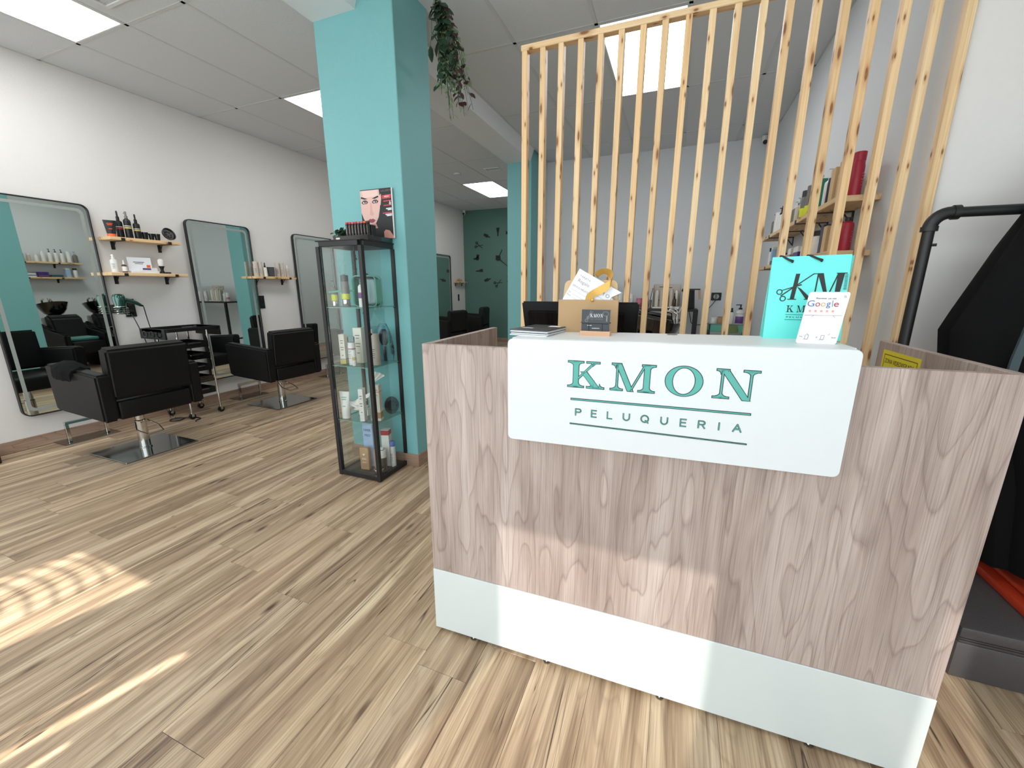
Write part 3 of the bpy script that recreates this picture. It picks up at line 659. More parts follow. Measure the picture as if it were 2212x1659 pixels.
cord('power_cord', [(-4.765, 2.262, 1.03), (-4.73, 2.27, .95), (-4.72, 2.31, .75), (-4.72, 2.33, .5), (-4.70, 2.33, .2), (-4.60, 2.32, .008)], .004, 'black cord running down from the tall socket')
cord('trolley_cable', [(-4.55, 2.33, .006), (-4.47, 2.37, .006), (-4.42, 2.30, .006), (-4.47, 2.25, .006), (-4.53, 2.30, .006), (-4.40, 2.40, .006), (-4.30, 2.42, .006), (-4.27, 2.36, .006), (-4.24, 2.34, .006)], .005, 'black cable looped on the floor by the trolley wheels')
# ------------------------------------------------------------------ trolley
t = thing('salon_trolley', 'black plastic salon trolley with chrome legs between the two front chairs', 'trolley', (-4.53, 2.52, 0))
for x, y in ((-.155, -.14), (.175, -.14), (-.155, .14), (.175, .14)):
    MB().tube([(x, y, .055), (x*.93, y*.97, .86)], .009, 10).build('leg', M_CHROME, t, True)
    MB().tube([(x-.012, y, .028), (x+.012, y, .028)], .028, 16).build('wheel', M_BLK, t, True)
    b = MB().box(x-.017, x-.0135, y-.012, y+.012, .025, .058).box(x+.0135, x+.017, y-.012, y+.012, .025, .058).box(x-.017, x+.017, y-.012, y+.012, .0555, .060); b.build('caster_fork', M_CHROME, t)
tr = MB().box(-.17, .19, -.24, .24, .862, .868); ring_prism(tr, rrect(.38, .50, .04, 4, .01, 0), rrect(.35, .47, .03, 4, .01, 0), .868, .895, 'z'); tr.box(-.18, .20, -.25, -.235, .80, .893).box(-.18, .20, .235, .25, .80, .893)
tr.build('top_tray', M_BLK, t, label='black top tray with tool holes at both ends')
for s in (-1, 1):
    for k in range(3): ring_prism(MB(), [(a*.036-.1+k*.11, b*.03+.845) for a, b in ell(0, 0, 1, 1, 14)], [(a*.028-.1+k*.11, b*.022+.845) for a, b in ell(0, 0, 1, 1, 14)], s*.25 - .004, s*.25+.004, 'y').build('tool_hole', M_BLKG, t, True)
for i in range(5):
    z = .22+i*.118; mb = MB().box(-.145, .165, -.128, .128, z, z+.004)
    for q in ((-.145, -.141, -.128, .128), (.161, .165, -.128, .128), (-.145, .165, -.128, -.124), (-.145, .165, .124, .128)): mb.box(*q, z, z+.06)
    mb.box(.166, .182, -.06, .06, z+.035, z+.052, .004); mb.build('drawer', M_BLKG if i % 2 else M_BLK, t)
MB().box(-.15, .17, -.005, .005, .15, .158).build('cross_bar', M_CHROME, t)
o = MB().box(-.03, .03, -.05, .05, 0, .018, .004).build('clipper_case', M_BLK); tag(o, 'small flat black case on the trolley top', 'case', loc=(-4.55, 2.60, .869))
# thing cut by the left edge of the photograph
o = MB().box(-.1, .1, -.1, .1, 0, .085, .006).build('floor_box', M_BLK); tag(o, 'low black box on the floor at the left edge, against the skirting', 'box', loc=(-4.65, 1.09, 0))
# ------------------------------------------------------------------ clock
t = thing('wall_clock', 'large black sticker clock with hairdressing tools for numerals on the dark teal wall', 'clock', (-3.895, YFAR, 1.935))
def tool(i, a):
    cx, cz = .555*math.sin(a), .565*math.cos(a); mb = MB(); k = i % 4
    if k == 0: mb.prism([(-.022, .0), (.022, .0), (.03, .07), (-.03, .07)], -.006, -.0005, 'y').prism([(-.010, -.075), (.010, -.075), (.014, .0), (-.014, .0)], -.006, -.0005, 'y')
    elif k == 1: mb.prism(ell(0, .02, .035, .035, 14), -.006, -.0005, 'y').prism([(-.07, .0), (-.01, .0), (-.01, .045), (-.07, .055)], -.006, -.0005, 'y').prism([(.0, -.06), (.028, -.055), (.02, .01), (-.008, .01)], -.006, -.0005, 'y')
    elif k == 2:
        mb.prism(q4((-.035, -.065), (.03, .075), .012), -.006, -.0005, 'y').prism(q4((.035, -.065), (-.03, .075), .012), -.0055, -.0004, 'y')
        for s in (-1, 1): ring_prism(mb, [(p[0]+s*.035, p[1]-.06) for p in ell(0, 0, .026, .026, 12)], [(p[0]+s*.035, p[1]-.06) for p in ell(0, 0, .014, .014, 12)], -.006, -.0005, 'y')
    else: mb.prism([(-.02, -.065), (.02, -.065), (.028, .02), (-.028, .02)], -.006, -.0005, 'y').prism([(-.012, .02), (.012, .02), (.008, .07), (-.008, .07)], -.006, -.0005, 'y')
    o = mb.build('numeral_shape', M_BLK, t); o.scale = (1.25, 1, 1.25); o.location = (cx, 0, cz); o.rotation_euler = (0, a*.35, 0)
for i in range(12): tool(i, i*PI/6)
MB().prism([(-.055, -.05), (-.05, .055), (.05, .045), (.06, -.04), (.0, -.065)], -.02, -.0005, 'y').build('clock_hub', M_BLK, t)
MB().prism([(.0, .0), (.018, .0), (.115, .175), (.105, .18)], -.024, -.021, 'y').build('hour_hand', M_BLK, t)
MB().prism([(.0, -.012), (.0, .012), (.245, -.185), (.238, -.193)], -.028, -.025, 'y').build('minute_hand', M_BLK, t)
# ------------------------------------------------------------------ bottles, boxes and other goods
def col(name, c, **k): return P('goods_'+name, c, k.pop('rough', .35), **k)
G = dict(grey=col('grey', (118, 114, 110)), taupe=col('taupe', (196, 184, 172)), white=M_WPL, yellow=col('yellow', (214, 220, 40)), red=col('red', (168, 30, 52)), black=M_BLK, navy=col('navy', (44, 44, 66)),
         teal=col('teal_green', (34, 134, 110)), tan=M_KRAFTL, purple=col('purple', (108, 70, 140)), violet=col('deep_violet', (66, 46, 120)), pink=col('pink', (196, 112, 130)), blue=col('blue', (74, 108, 186)), pblue=col('pale_blue', (160, 190, 224)),
         orange=col('orange', (232, 104, 46)), amber=col('amber', (70, 44, 26), rough=.15), silver=M_CHROME, mint=col('mint', (96, 178, 156)), brown=col('tan_brown', (172, 136, 100)), cream=col('cream', (226, 220, 206)), gold=col('ochre', (196, 178, 96)),
         dgrey=col('dark_grey', (58, 58, 60)), clear=M_CLEAR, smoke=P('smoky_plastic', (120, 116, 108), .2), dteal=col('dark_teal', (40, 84, 96)))
def bottle(lab, loc, h, r, body='white', top='pump', cap='white', bands=(), group=None, print_=None, rz=0, flat=1.0, tilt=None, name='bottle', cat='bottle'):
    """h = full height. tops: pump, spray, cap, wide (full-width cap), dropper, none"""
    t = thing(name, lab, cat, loc, rz, group)
    th = {'pump': .26, 'spray': .26, 'cap': .10, 'wide': .20, 'dropper': .34, 'none': 0, 'trigger': .30}[top]*h; b = h-th
    MB().lathe([(r*.94, 0), (r, .004), (r, b*.84), (r*.92, b*.92), (r*.42 if top != 'wide' else r*.9, b*.99), (r*.40 if top != 'wide' else r*.88, b)], 0, 0, 18, 1, flat).build('body', G[body], t, True)
    for k, (a0, a1, c_) in enumerate(bands):
        MB().lathe([(r*1.006, b*a0), (r*1.012, b*a0+.0005), (r*1.012, b*a1-.0005), (r*1.006, b*a1)], 0, 0, 18, 1, flat).build('label_band', G[c_], t, True)
    if print_:
        for k, (z, wd) in enumerate([(.62, .9), (.55, .6), (.46, .8), (.38, .5), (.30, .7)]):
            MB().box(-r*.5*wd, r*.5*wd, -r*1.016*flat, -r*.90*flat, b*z, b*z+h*.014).build('print_line', G[print_], t)
    if top == 'pump':
        MB().lathe([(r*.45, b), (r*.45, b+th*.3), (r*.18, b+th*.34), (r*.18, b+th*.8), (r*.24, b+th*.82), (r*.24, h), ], 0, 0, 12).tube([(0, 0, h-.006), (-r*1.0, 0, h-.006), (-r*1.15, 0, h-.012)], r*.13, 6).build('pump', G[cap], t, True)
    elif top == 'spray': MB().lathe([(r*.46, b), (r*.46, b+th*.35), (r*.30, b+th*.4), (r*.30, b+th*.95), (r*.24, h)], 0, 0, 12).tube([(0, 0, b+th*.75), (-r*.55, 0, b+th*.75)], r*.14, 6).build('spray_cap', G[cap], t, True)
    elif top == 'trigger':
        MB().lathe([(r*.46, b), (r*.46, b+th*.3), (r*.24, b+th*.4), (r*.24, b+th*.7)], 0, 0, 12).box(-r*1.1, r*.6, -r*.26, r*.26, b+th*.68, h, .003).tube([(-r*.6, 0, b+th*.7), (-r*.9, 0, b+th*.2)], r*.12, 6).build('trigger', G[cap], t, True)
    elif top == 'dropper': MB().lathe([(r*.46, b), (r*.46, b+th*.35), (r*.26, b+th*.42), (r*.26, b+th*.9), (r*.16, h)], 0, 0, 12).build('dropper', G[cap], t, True)
    elif top in ('cap', 'wide'): MB().lathe([(r*(.5 if top == 'cap' else .93), b), (r*(.5 if top == 'cap' else .95), h-.002), (r*(.44 if top == 'cap' else .88), h)], 0, 0, 16, 1, flat if top == 'wide' else 1).build('cap', G[cap], t, True)
    if tilt: t.rotation_euler = (tilt[0], tilt[1], rz)
    return t
def carton(lab, loc, sx, sy, h, body='white', bands=(), group=None, rz=0, print_=None, tilt=None, name='product_box', words=None, wm=None):
    t = thing(name, lab, 'box', loc, rz, group)
    MB().box(-sx/2, sx/2, -sy/2, sy/2, 0, h, .0012).build('carton', G[body], t)
    for a0, a1, c_ in bands: MB().box(-sx/2-.0006, sx/2+.0006, -sy/2-.0006, sy/2+.0006, h*a0, h*a1).build('print_band', G[c_], t)
    if print_:
        for z, wd in ((.78, .7), (.70, .5), (.55, .75), (.47, .6), (.28, .4)): MB().box(-sx*.4*wd, sx*.4*wd, -sy/2-.0012, -sy/2, h*z, h*z+.004).build('print_line', G[print_], t)
    if words:
        for s_, z, wd in words: text(s_, 'box_text', wm or M_INK, t, (-wd/2, -sy/2-.0002, h*z), FRONT, wd, None, ext=.0004)
    if tilt: t.rotation_euler = (tilt[0], tilt[1], rz)
    return t
def tubeb(lab, loc, h, wd, body, cap, group=None, rz=0, bands=(), print_=None):
    """squeeze tube standing on its cap"""
    t = thing('squeeze_tube', lab, 'tube', loc, rz, group); R = []
    for k in range(6):
        u = k/5; a, b = wd*.36+(wd*.5-wd*.36)*u, wd*.32*(1-u)+.0015
        R.append([Vector((a*math.cos(2*PI*j/16), b*math.sin(2*PI*j/16), h*.18+h*.82*u)) for j in range(16)])
    MB().loft(R).build('tube_body', G[body], t, True)
    MB().lathe([(wd*.36, 0), (wd*.36, h*.178), (wd*.33, h*.18)], 0, 0, 16, 1, .9).build('cap', G[cap], t, True)
    if print_: 
        for z, ww in ((.78, .6), (.70, .5), (.45, .35)): MB().box(-wd*.4*ww, wd*.4*ww, -wd*.32*(1.12-z)-.002, -wd*.10, h*z, h*z+.005).build('print_line', G[print_], t)
    return t
# upper shelf, left wall
z = 1.7055; gl = 'black styling products on the upper left shelf'
tubeb('black squeeze tube with orange cap at the left end of the upper shelf', (-4.66, 2.195, z), .138, .082, 'black', 'orange', gl, 1.13, print_='orange')
bottle('black foam bottle with red print, leftmost of the three on the upper shelf', (-4.69, 2.275, z), .228, .026, 'black', 'dropper', 'black', group=gl, rz=.9, bands=((.60, .63, 'white'),(.48,.56,'red')))
bottle('black gold-print foam bottle with clear hood, middle of three on the upper shelf', (-4.655, 2.322, z), .228, .026, 'black', 'spray', 'smoke', group=gl, rz=.9, bands=((.60, .63, 'white'), (.48, .56, 'gold')))
bottle('black foam bottle with gold print, rightmost of the three on the upper shelf', (-4.655, 2.388, z), .215, .025, 'black', 'dropper', 'black', group=gl, rz=.9, bands=((.60, .63, 'white'), (.48, .56, 'gold')))
for i, (y, r_, h_, l) in enumerate(((2.448, .026, .066, 'black plastic cup beside the three foam bottles on the upper shelf'), (2.500, .022, .06, 'black plastic cup second from the foam bottles on the upper shelf'), (2.548, .024, .062, 'black plastic cup leaning by the round black bowl'))):
    t = thing('plastic_cup', l, 'cup', (-4.67, y, z), 0, gl)
    MB().lathe([(r_*.75, 0), (r_, h_), (r_*.9, h_), (r_*.68, .004)], 0, 0, 16).build('cup_wall', M_BLK, t, True); MB().lathe([(r_*1.05, h_-.006), (r_*1.05, h_)], 0, 0, 16).build('rim', M_BLKG, t, True)
t = thing('round_bowl', 'round black bowl standing on edge at the right end of the upper shelf', 'bowl', (-4.685, 2.63, z+.003), .15)
mb = MB().lathe([(.035, 0), (.056, .012), (.060, .03), (.054, .03), (.048, .016), (.01, .012)], 0, 0, 24); mb.xf(Matrix.Translation((.02, 0, .060)) @ Matrix.Rotation(math.radians(70), 4, 'Y')).build('bowl_wall', M_BLK, t, True)
mb = MB(); [mb.ball((.0, .0, .0), .01, .01, .004, 8) for _ in range(1)]
for k in range(8): mb.ball((.028*math.cos(k*PI/4), .028*math.sin(k*PI/4), .018), .008, .008, .004, 8)
mb.xf(Matrix.Translation((.02, 0, .060)) @ Matrix.Rotation(math.radians(70), 4, 'Y')).build('bowl_grip', M_BLKG, t, True)
# lower shelf, left wall
z = 1.4025; gl = 'white goods on the lower left shelf'
bottle('tall white spray bottle at the left end of the lower shelf', (-4.67, 2.17, z), .155, .026, 'white', 'spray', 'white', group=gl, rz=.9, print_='black')
bottle('small dark bottle with white label and white dropper on the lower shelf', (-4.66, 2.235, z), .108, .019, 'amber', 'dropper', 'white', bands=((.15, .75, 'white'),), group=gl)
t = thing('card_display', 'clear acrylic card display with white kit boxes on the lower shelf', 'display', (-4.66, 2.375, z), PI/2-.12, gl)
MB().box(-.10, .11, -.03, .05, 0, .018, .002).build('base_tray', M_WPL, t); MB().box(-.10, .075, .01, .016, .018, .14, .001).build('display_card', M_CARD, t)
MB().box(-.02, .10, -.028, -.006, .019, .048, .001).build('kit_box', M_WPL, t); MB().box(-.012, .05, -.029, -.0285, .03, .044).build('kit_print', G['violet'], t)
MB().box(.035, .062, .0075, .0095, .03, .075).build('card_print', G['orange'], t); MB().box(-.06, .02, .0085, .0095, .095, .100).build('card_text', G['dgrey'], t); MB().box(-.05, .01, .0085, .0095, .082, .086).build('card_text', G['dgrey'], t)
t = thing('shaving_brush', 'white-tipped brush with black waisted handle on the lower shelf', 'brush', (-4.67, 2.535, z), 0, gl)
MB().lathe([(.022, 0), (.023, .006), (.012, .028), (.013, .045), (.023, .066), (.023, .070)], 0, 0, 18).build('handle', M_BLK, t, True); MB().lathe([(.020, .0702), (.026, .10), (.025, .125), (.010, .138)], 0, 0, 18).build('bristles', M_WPL, t, True)
o = MB().box(-.012, .012, -.02, .02, 0, .016, .003).build('clip', M_BLK); tag(o, 'small black clip beside the waisted brush on the lower shelf', 'clip', loc=(-4.70, 2.60, z))
# third shelf
gl = 'hair products on the shelf before the third mirror'
for y, l in ((3.515, 'tall beige bottle at the left end of the third-mirror shelf'), (3.572, 'tall beige bottle second from the left on the third-mirror shelf'), (3.805, 'tall beige bottle right of the black cup on the third-mirror shelf'), (3.868, 'tall beige bottle second right of the black cup on the third-mirror shelf')):
    bottle(l, (-4.68, y, z), .168, .026, 'taupe', 'wide', 'taupe', group=gl, rz=.9, print_='black', flat=.7)
bottle('small brown bottle with black dropper left of the black cup', (-4.67, 3.628, z), .16, .022, 'cream', 'dropper', 'black', group=gl, print_='gold')
t = thing('plastic_cup', 'big square black cup in the middle of the third-mirror shelf', 'cup', (-4.68, 3.712, z), .78, gl)
MB().loft([[Vector((a*s, b*s, h_)) for a, b in ((-1, -1), (1, -1), (1, 1), (-1, 1))] for s, h_ in ((.030, 0), (.038, .112), (.034, .112), (.027, .005))]).build('cup_wall', M_BLK, t)
bottle('small beige spray bottle at the right end of the third-mirror shelf', (-4.68, 3.945, z), .145, .020, 'taupe', 'spray', 'white', group=gl, rz=.9, print_='black')
for i, (y, h_) in enumerate(((8.46, .05), (8.55, .07), (8.66, .05))):
    bottle(('small brown jar, left on the far little shelf', 'slim brown bottle, middle of the far little shelf', 'small brown jar, right on the far little shelf')[i], (-4.72, y, 1.4025), h_, .022, 'brown', 'wide', 'tan')
# right wall, upper shelf (behind the slats)
gu = 'products on the upper right wall shelf'; z = 1.7125
def rb(y, h, r, body, top, cap, lab, bands=(), pr=None, zz=None, g=None, x=.785): return bottle(lab, (x, y, zz or z), h, r, body, top, cap, bands, g or gu, pr, rz=.9)
rb(2.68, .205, .027, 'red', 'wide', 'red', 'tall crimson bottle nearest the shelf end, upper right shelf', pr='pink')
rb(2.765, .215, .027, 'red', 'wide', 'red', 'tall crimson bottle second from the shelf end, upper right shelf', pr='pink')
rb(2.86, .21, .03, 'tan', 'wide', 'tan', 'tall tan bottle beside the crimson ones, upper right shelf')
carton('tall tan carton beside the navy bottle, upper right shelf', (.785, 2.95, z), .06, .065, .20, 'tan', group=gu)
rb(3.035, .21, .028, 'navy', 'wide', 'white', 'navy bottle with a white lid, upper right shelf')
rb(3.105, .235, .026, 'white', 'pump', 'white', 'white pump bottle between navy and green ones, upper right shelf', pr='black')
carton('dark green carton beside the white pump bottle, upper right shelf', (.785, 3.185, z), .06, .055, .195, 'teal', group=gu)
rb(3.27, .235, .027, 'white', 'pump', 'white', 'white pump bottle behind the green carton, upper right shelf', pr='dgrey')
rb(3.36, .245, .034, 'dgrey', 'pump', 'clear', 'big dark grey pump bottle, upper right shelf', ((.25, .5, 'yellow'),))
rb(3.45, .215, .034, 'grey', 'wide', 'grey', 'big grey bottle with yellow label, nearer one, upper right shelf', ((.18, .52, 'yellow'),))
rb(3.56, .205, .036, 'grey', 'wide', 'dgrey', 'big grey bottle with yellow label, farther one, upper right shelf', ((.2, .55, 'yellow'),))
rb(3.655, .12, .022, 'grey', 'wide', 'yellow', 'short grey bottle with yellow lid, upper right shelf')
rb(3.73, .19, .030, 'taupe', 'pump', 'clear', 'taupe pump bottle beside the grey group, upper right shelf', pr='dgrey')
rb(3.82, .185, .030, 'smoke', 'pump', 'white', 'smoky pump bottle in the middle, upper right shelf', pr='white')
rb(3.91, .13, .026, 'taupe', 'wide', 'white', 'short taupe bottle with white lid, upper right shelf', pr='dgrey')
rb(4.00, .15, .024, 'white', 'spray', 'white', 'small white spray bottle, upper right shelf', pr='dgrey')
rb(4.09, .22, .029, 'white', 'pump', 'white', 'tall white pump bottle before the black-pump group, upper right shelf', pr='dgrey')
for y, l in ((4.18, 'white bottle with black pump, nearest of three, upper right shelf'), (4.26, 'white bottle with black pump, middle of three, upper right shelf'), (4.34, 'white bottle with black pump, farthest of three, upper right shelf')): rb(y, .225, .027, 'white', 'pump', 'black', l, pr='black')
rb(4.43, .20, .032, 'white', 'wide', 'white', 'white bottle near the back end, upper right shelf', pr='black')
rb(4.52, .20, .034, 'smoke', 'pump', 'clear', 'smoky grey pump bottle at the back end, upper right shelf', pr='dgrey')
# right wall, lower shelf
gu2 = 'products on the lower right wall shelf'; z2 = 1.4525
def rb2(*a, **k): return rb(*a, zz=z2, g=gu2, **k)
rb2(2.69, .165, .029, 'red', 'cap', 'black', 'crimson bottle with black cap, lower right shelf', pr='pink')
rb2(2.80, .16, .028, 'red', 'cap', 'red', 'crimson bottle behind the black-capped one, lower right shelf')
carton('tan carton, lower right shelf', (.785, 2.93, z2), .06, .06, .155, 'tan', group=gu2)
carton('navy carton, lower right shelf', (.785, 3.0, z2), .055, .05, .17, 'navy', group=gu2)
tubeb('white tube with orange top, lower right shelf', (.785, 3.065, z2), .14, .055, 'white', 'orange', gu2, .9, print_='dgrey')
rb2(3.15, .155, .030, 'white', 'wide', 'black', 'white bottle with flat black lid, lower right shelf', pr='dgrey')
carton('wide white carton with grey print, lower right shelf', (.785, 3.30, z2), .07, .14, .085, 'white', group=gu2, print_='dgrey')
carton('purple and white carton, lower right shelf', (.785, 3.50, z2), .07, .12, .095, 'violet', ((.6, .99, 'white'),), gu2)
carton('flat brown carton, lower right shelf', (.785, 3.69, z2), .08, .11, .05, 'brown', group=gu2)
carton('small white carton on top of the flat brown one, lower right shelf', (.785, 3.69, z2+.051), .07, .09, .045, 'white', group=gu2)
carton('low white carton with blue print, lower right shelf', (.785, 3.86, z2), .08, .14, .06, 'white', ((.3, .6, 'blue'),), gu2)
carton('deep violet carton, lower right shelf', (.785, 4.03, z2), .07, .13, .085, 'violet', ((.3, .35, 'pink'),), gu2)
carton('dark teal flat carton, lower right shelf', (.78, 4.20, z2), .09, .15, .04, 'dteal', group=gu2)
carton('pale blue and white tall carton, lower right shelf', (.785, 4.36, z2), .06, .06, .16, 'white', ((.05, .9, 'pblue'),), gu2)
rb2(4.47, .165, .032, 'white', 'wide', 'black', 'white jar-like bottle with black lid at the back end, lower right shelf', pr='black')
# ------------------------------------------------------------------ glass display cabinet with its goods
CX, CY, CW, CD, CH = -2.085, 1.975, .352, .325, 1.542
t = thing('display_cabinet', 'narrow black-framed glass display cabinet in front of the teal column', 'cabinet', (CX, CY, 0))
for x, y in ((0, 0), (CW-.026, 0), (0, CD-.026), (CW-.026, CD-.026)): MB().box(x, x+.026, y, y+.026, .0, CH-.030, .001).build('post', M_BLKM, t)
for z_ in (.006, CH-.0295):
    MB().box(.0265, CW-.0265, .001, .0255, z_, z_+.029, .001).build('rail', M_BLKM, t); MB().box(.0265, CW-.0265, CD-.0255, CD-.001, z_, z_+.029, .001).build('rail', M_BLKM, t)
    MB().box(.001, .0255, .0265, CD-.0265, z_, z_+.029, .001).build('rail', M_BLKM, t); MB().box(CW-.0255, CW-.001, .0265, CD-.0265, z_, z_+.029, .001).build('rail', M_BLKM, t)
MB().box(.026, CW-.026, .026, CD-.026, .022, .030).build('base_panel', M_BLKM, t); MB().box(0, CW, 0, CD, CH-.0003, CH+.006, .001).build('top_panel', M_BLKM, t)
MB().box(.027, CW-.027, .010, .014, .036, CH-.031).build('glass_pane', M_GLASS, t); MB().box(.027, CW-.027, CD-.014, CD-.010, .036, CH-.031).build('glass_pane', M_GLASS, t)
MB().box(.010, .014, .027, CD-.027, .036, CH-.031).build('glass_pane', M_GLASS, t); MB().box(CW-.014, CW-.010, .027, CD-.027, .036, CH-.031).build('glass_door', M_GLASS, t)
for z_ in (1.150, .775, .402):
    g = MB().box(.017, CW-.017, .017, CD-.017, z_-.005, z_, .0004).build('glass_shelf', M_SHELFGL, t); ring_prism(MB(), [(.0165, .0165), (CW-.0165, .0165), (CW-.0165, CD-.0165), (.0165, CD-.0165)], [(.0185, .0185), (CW-.0185, .0185), (CW-.0185, CD-.0185), (.0185, CD-.0185)], z_-.005, z_, 'z').build('polished_edge', M_GEDGE, g)
    for x, y in ((.02, .03), (CW-.02, .03), (.02, CD-.03), (CW-.02, CD-.03)): MB().tube([(x-.006, y, z_-.009), (x+.006, y, z_-.009)], .0038, 8).build('shelf_pin', M_BLKM, t)
MB().lathe([(.006, 0), (.006, .008)], 0, 0, 10).xf(Matrix.Translation((CW+.0, .02, .99)) @ Matrix.Rotation(PI/2, 4, 'Y')).build('lock', M_CHROME, t, True)
gs = {1: 'goods on the top glass shelf', 2: 'goods on the second glass shelf', 3: 'goods on the third glass shelf', 4: 'goods on the cabinet floor'}
def cp(x, y, z_): return (CX+x, CY+y, z_+.0006)
Z1, Z2, Z3, Z4 = 1.150, .775, .402, .030
bottle('small grey pump bottle with yellow band, front left on the top glass shelf', cp(.045, .07, Z1), .165, .020, 'grey', 'pump', 'clear', ((.30, .62, 'yellow'), (.02, .27, 'silver')), gs[1])
bottle('tall grey pump bottle with yellow band behind the small one, top glass shelf', cp(.085, .13, Z1), .205, .021, 'grey', 'pump', 'clear', ((.26, .46, 'yellow'), (.03, .24, 'silver')), gs[1])
bottle('thick grey bottle with yellow band and flat cap, top glass shelf', cp(.125, .085, Z1), .195, .025, 'grey', 'wide', 'dgrey', ((.30, .52, 'yellow'), (.10, .28, 'silver')), gs[1])
bottle('slim white bottle with purple print behind the corner post, top glass shelf', cp(.262, .07, Z1), .185, .017, 'white', 'spray', 'clear', ((.40, .62, 'purple'), (.62, .66, 'pink')), gs[1])
# transparent vanity bag edged in green
t = thing('vanity_bag', 'clear vanity bag with turquoise piping on the top glass shelf', 'bag', cp(.235, .165, Z1), .12, gs[1])
MB().box(-.085, .075, -.03, .03, .004, .186, .02, 3).build('clear_shell', M_CLEAR, t, True)
for y in (-.031, .031): MB().tube([(p[0]-.005, y, p[1]+.0965) for p in rrect(.168, .19, .03, 4)]+[(-.005+.084, y, .0965+.065)], .0042, 6).build('piping', G['mint'], t, True)
MB().box(-.0895, -.084, -.03, .03, .02, .17).build('zip_band', G['mint'], t); MB().box(.0745, .0795, -.03, .03, .02, .17).build('zip_band', G['mint'], t)
MB().tube([(-.08, -.033, .10), (-.14, -.08, .098), (-.205, -.115, .09)], .006, 6).build('carry_strap', G['mint'], t, True)
# second shelf
carton('slim white and grey carton at the left on the second glass shelf', cp(.052, .10, Z2), .036, .055, .195, 'cream', ((.0, .14, 'gold'), (.15, .17, 'dgrey')), gs[2], .35, 'dgrey')
carton('taller white carton second from the left, second glass shelf', cp(.135, .16, Z2), .062, .045, .235, 'cream', (), gs[2], .15, 'dgrey')
bottle('white bottle with red and black print, second glass shelf', cp(.142, .075, Z2), .185, .024, 'white', 'wide', 'clear', ((.70, .74, 'red'),), gs[2], 'dgrey')
bottle('tiny white bottle with gold band at the front, second glass shelf', cp(.178, .05, Z2), .115, .013, 'white', 'cap', 'clear', ((.35, .55, 'gold'),), gs[2], 'pink')
bottle('taupe bottle behind the corner post, second glass shelf', cp(.235, .16, Z2), .225, .024, 'taupe', 'cap', 'white', (), gs[2], 'dgrey')
bottle('tall pinkish white bottle right of the corner post, second glass shelf', cp(.290, .13, Z2), .205, .027, 'taupe', 'wide', 'taupe', (), gs[2], 'dgrey')
t = thing('wrapped_hairbrush', 'black and turquoise hairbrush in a clear blue bag, second glass shelf', 'hairbrush', cp(.285, .225, Z2), .5, gs[2])
MB().ball((0, 0, .17), .032, .012, .06).build('brush_head', M_BLK, t, True); MB().box(.028, .034, -.008, .008, .11, .23, .002).build('brush_rim', G['mint'], t); MB().tube([(0, 0, .11), (0, .0, .01)], .010, 8).build('brush_handle', M_BLK, t, True)
for k in range(9): MB().tube([(.034, 0, .12+k*.012), (.042, 0, .12+k*.012)], .002, 5).build('bristle', G['mint'], t)
random.seed(3); MB().loft([[Vector(((.052+.012*math.sin(k*1.7+j))*math.cos(2*PI*k/12), (.030+.006*math.sin(k*2.1+j*1.3))*math.sin(2*PI*k/12), .004+j*.052)) for k in range(12)] for j in range(5)]+[[Vector((.02*math.cos(2*PI*k/12), .012*math.sin(2*PI*k/12), .262)) for k in range(12)]]).build('plastic_wrap', glass_mat('blue_film', (.82, .92, .98), 1.5, .12), t, True)
# third shelf
tubeb('white squeeze tube with pale teal print, front left on the third glass shelf', cp(.055, .06, Z3), .185, .075, 'white', 'white', gs[3], .2, print_='mint')
t = thing('paper_bow', 'white and cream paper ribbon bow behind the white tube, third glass shelf', 'ribbon', cp(.115, .115, Z3), 0, gs[3])
for k, (a, b, m_) in enumerate((((-.085, -.02, .05), (.07, .04, .15), M_CARD), ((-.08, .0, .08), (.075, -.01, .11), G['cream']), ((-.06, -.03, .10), (.05, .03, .055), M_CARD), ((-.09, .02, .045), (.06, -.02, .075), G['cream']))):
    A, B_ = Vector(a), Vector(b); n = Vector((0, .012, .016)); M2 = (A+B_)/2+Vector((0, -.012, .008))
    MB().loft([[A-n*.4, A+n*.6, A+n*.6+Vector((0, .001, 0)), A-n*.4+Vector((0, .001, 0))], [M2-n, M2+n, M2+n+Vector((0, .001, 0)), M2-n+Vector((0, .001, 0))], [B_-n*.8, B_+n*1.1, B_+n*1.1+Vector((0, .001, 0)), B_-n*.8+Vector((0, .001, 0))]]).build('paper_strip', m_, t)
MB().box(-.03, .05, .03, .06, 0, .05, .002).build('card_base', M_CARD, t)
carton('thin upright white carton just left of the corner post, third glass shelf', cp(.205, .06, Z3), .03, .055, .22, 'white', (), gs[3], .4, 'dgrey')
carton('hair colour carton, white over brown, third glass shelf', cp(.283, .105, Z3), .062, .055, .245, 'cream', ((.0, .06, 'white'), (.07, .24, 'brown'), (.80, .815, 'orange')), gs[3], .35, None, words=(('COLOR', .84, .045), ('CREAM', .70, .038), ('', .6, .01))[:2])
t = thing('folded_fan', 'white pleated paper fan standing on the hair colour carton', 'fan', cp(.285, .105, Z3+.246), .35, gs[3])
for k in range(7):
    a = math.radians(-4+10*k); b = a+math.radians(9)
    MB().hull([(-.03, .0, .0), (-.028, .0, .0), (-.03+.105*math.sin(b)+.0, .012*(k % 2), .085*math.cos(b*.75)), (-.03+.105*math.sin(a), .012*((k+1) % 2), .085*math.cos(a*.75))], [(-.03, .001, .0), (-.028, .001, .0), (-.03+.105*math.sin(b), .012*(k % 2)+.001, .085*math.cos(b*.75)), (-.03+.105*math.sin(a), .012*((k+1) % 2)+.001, .085*math.cos(a*.75))]).build('pleat', M_CARD if k % 2 else G['cream'], t)
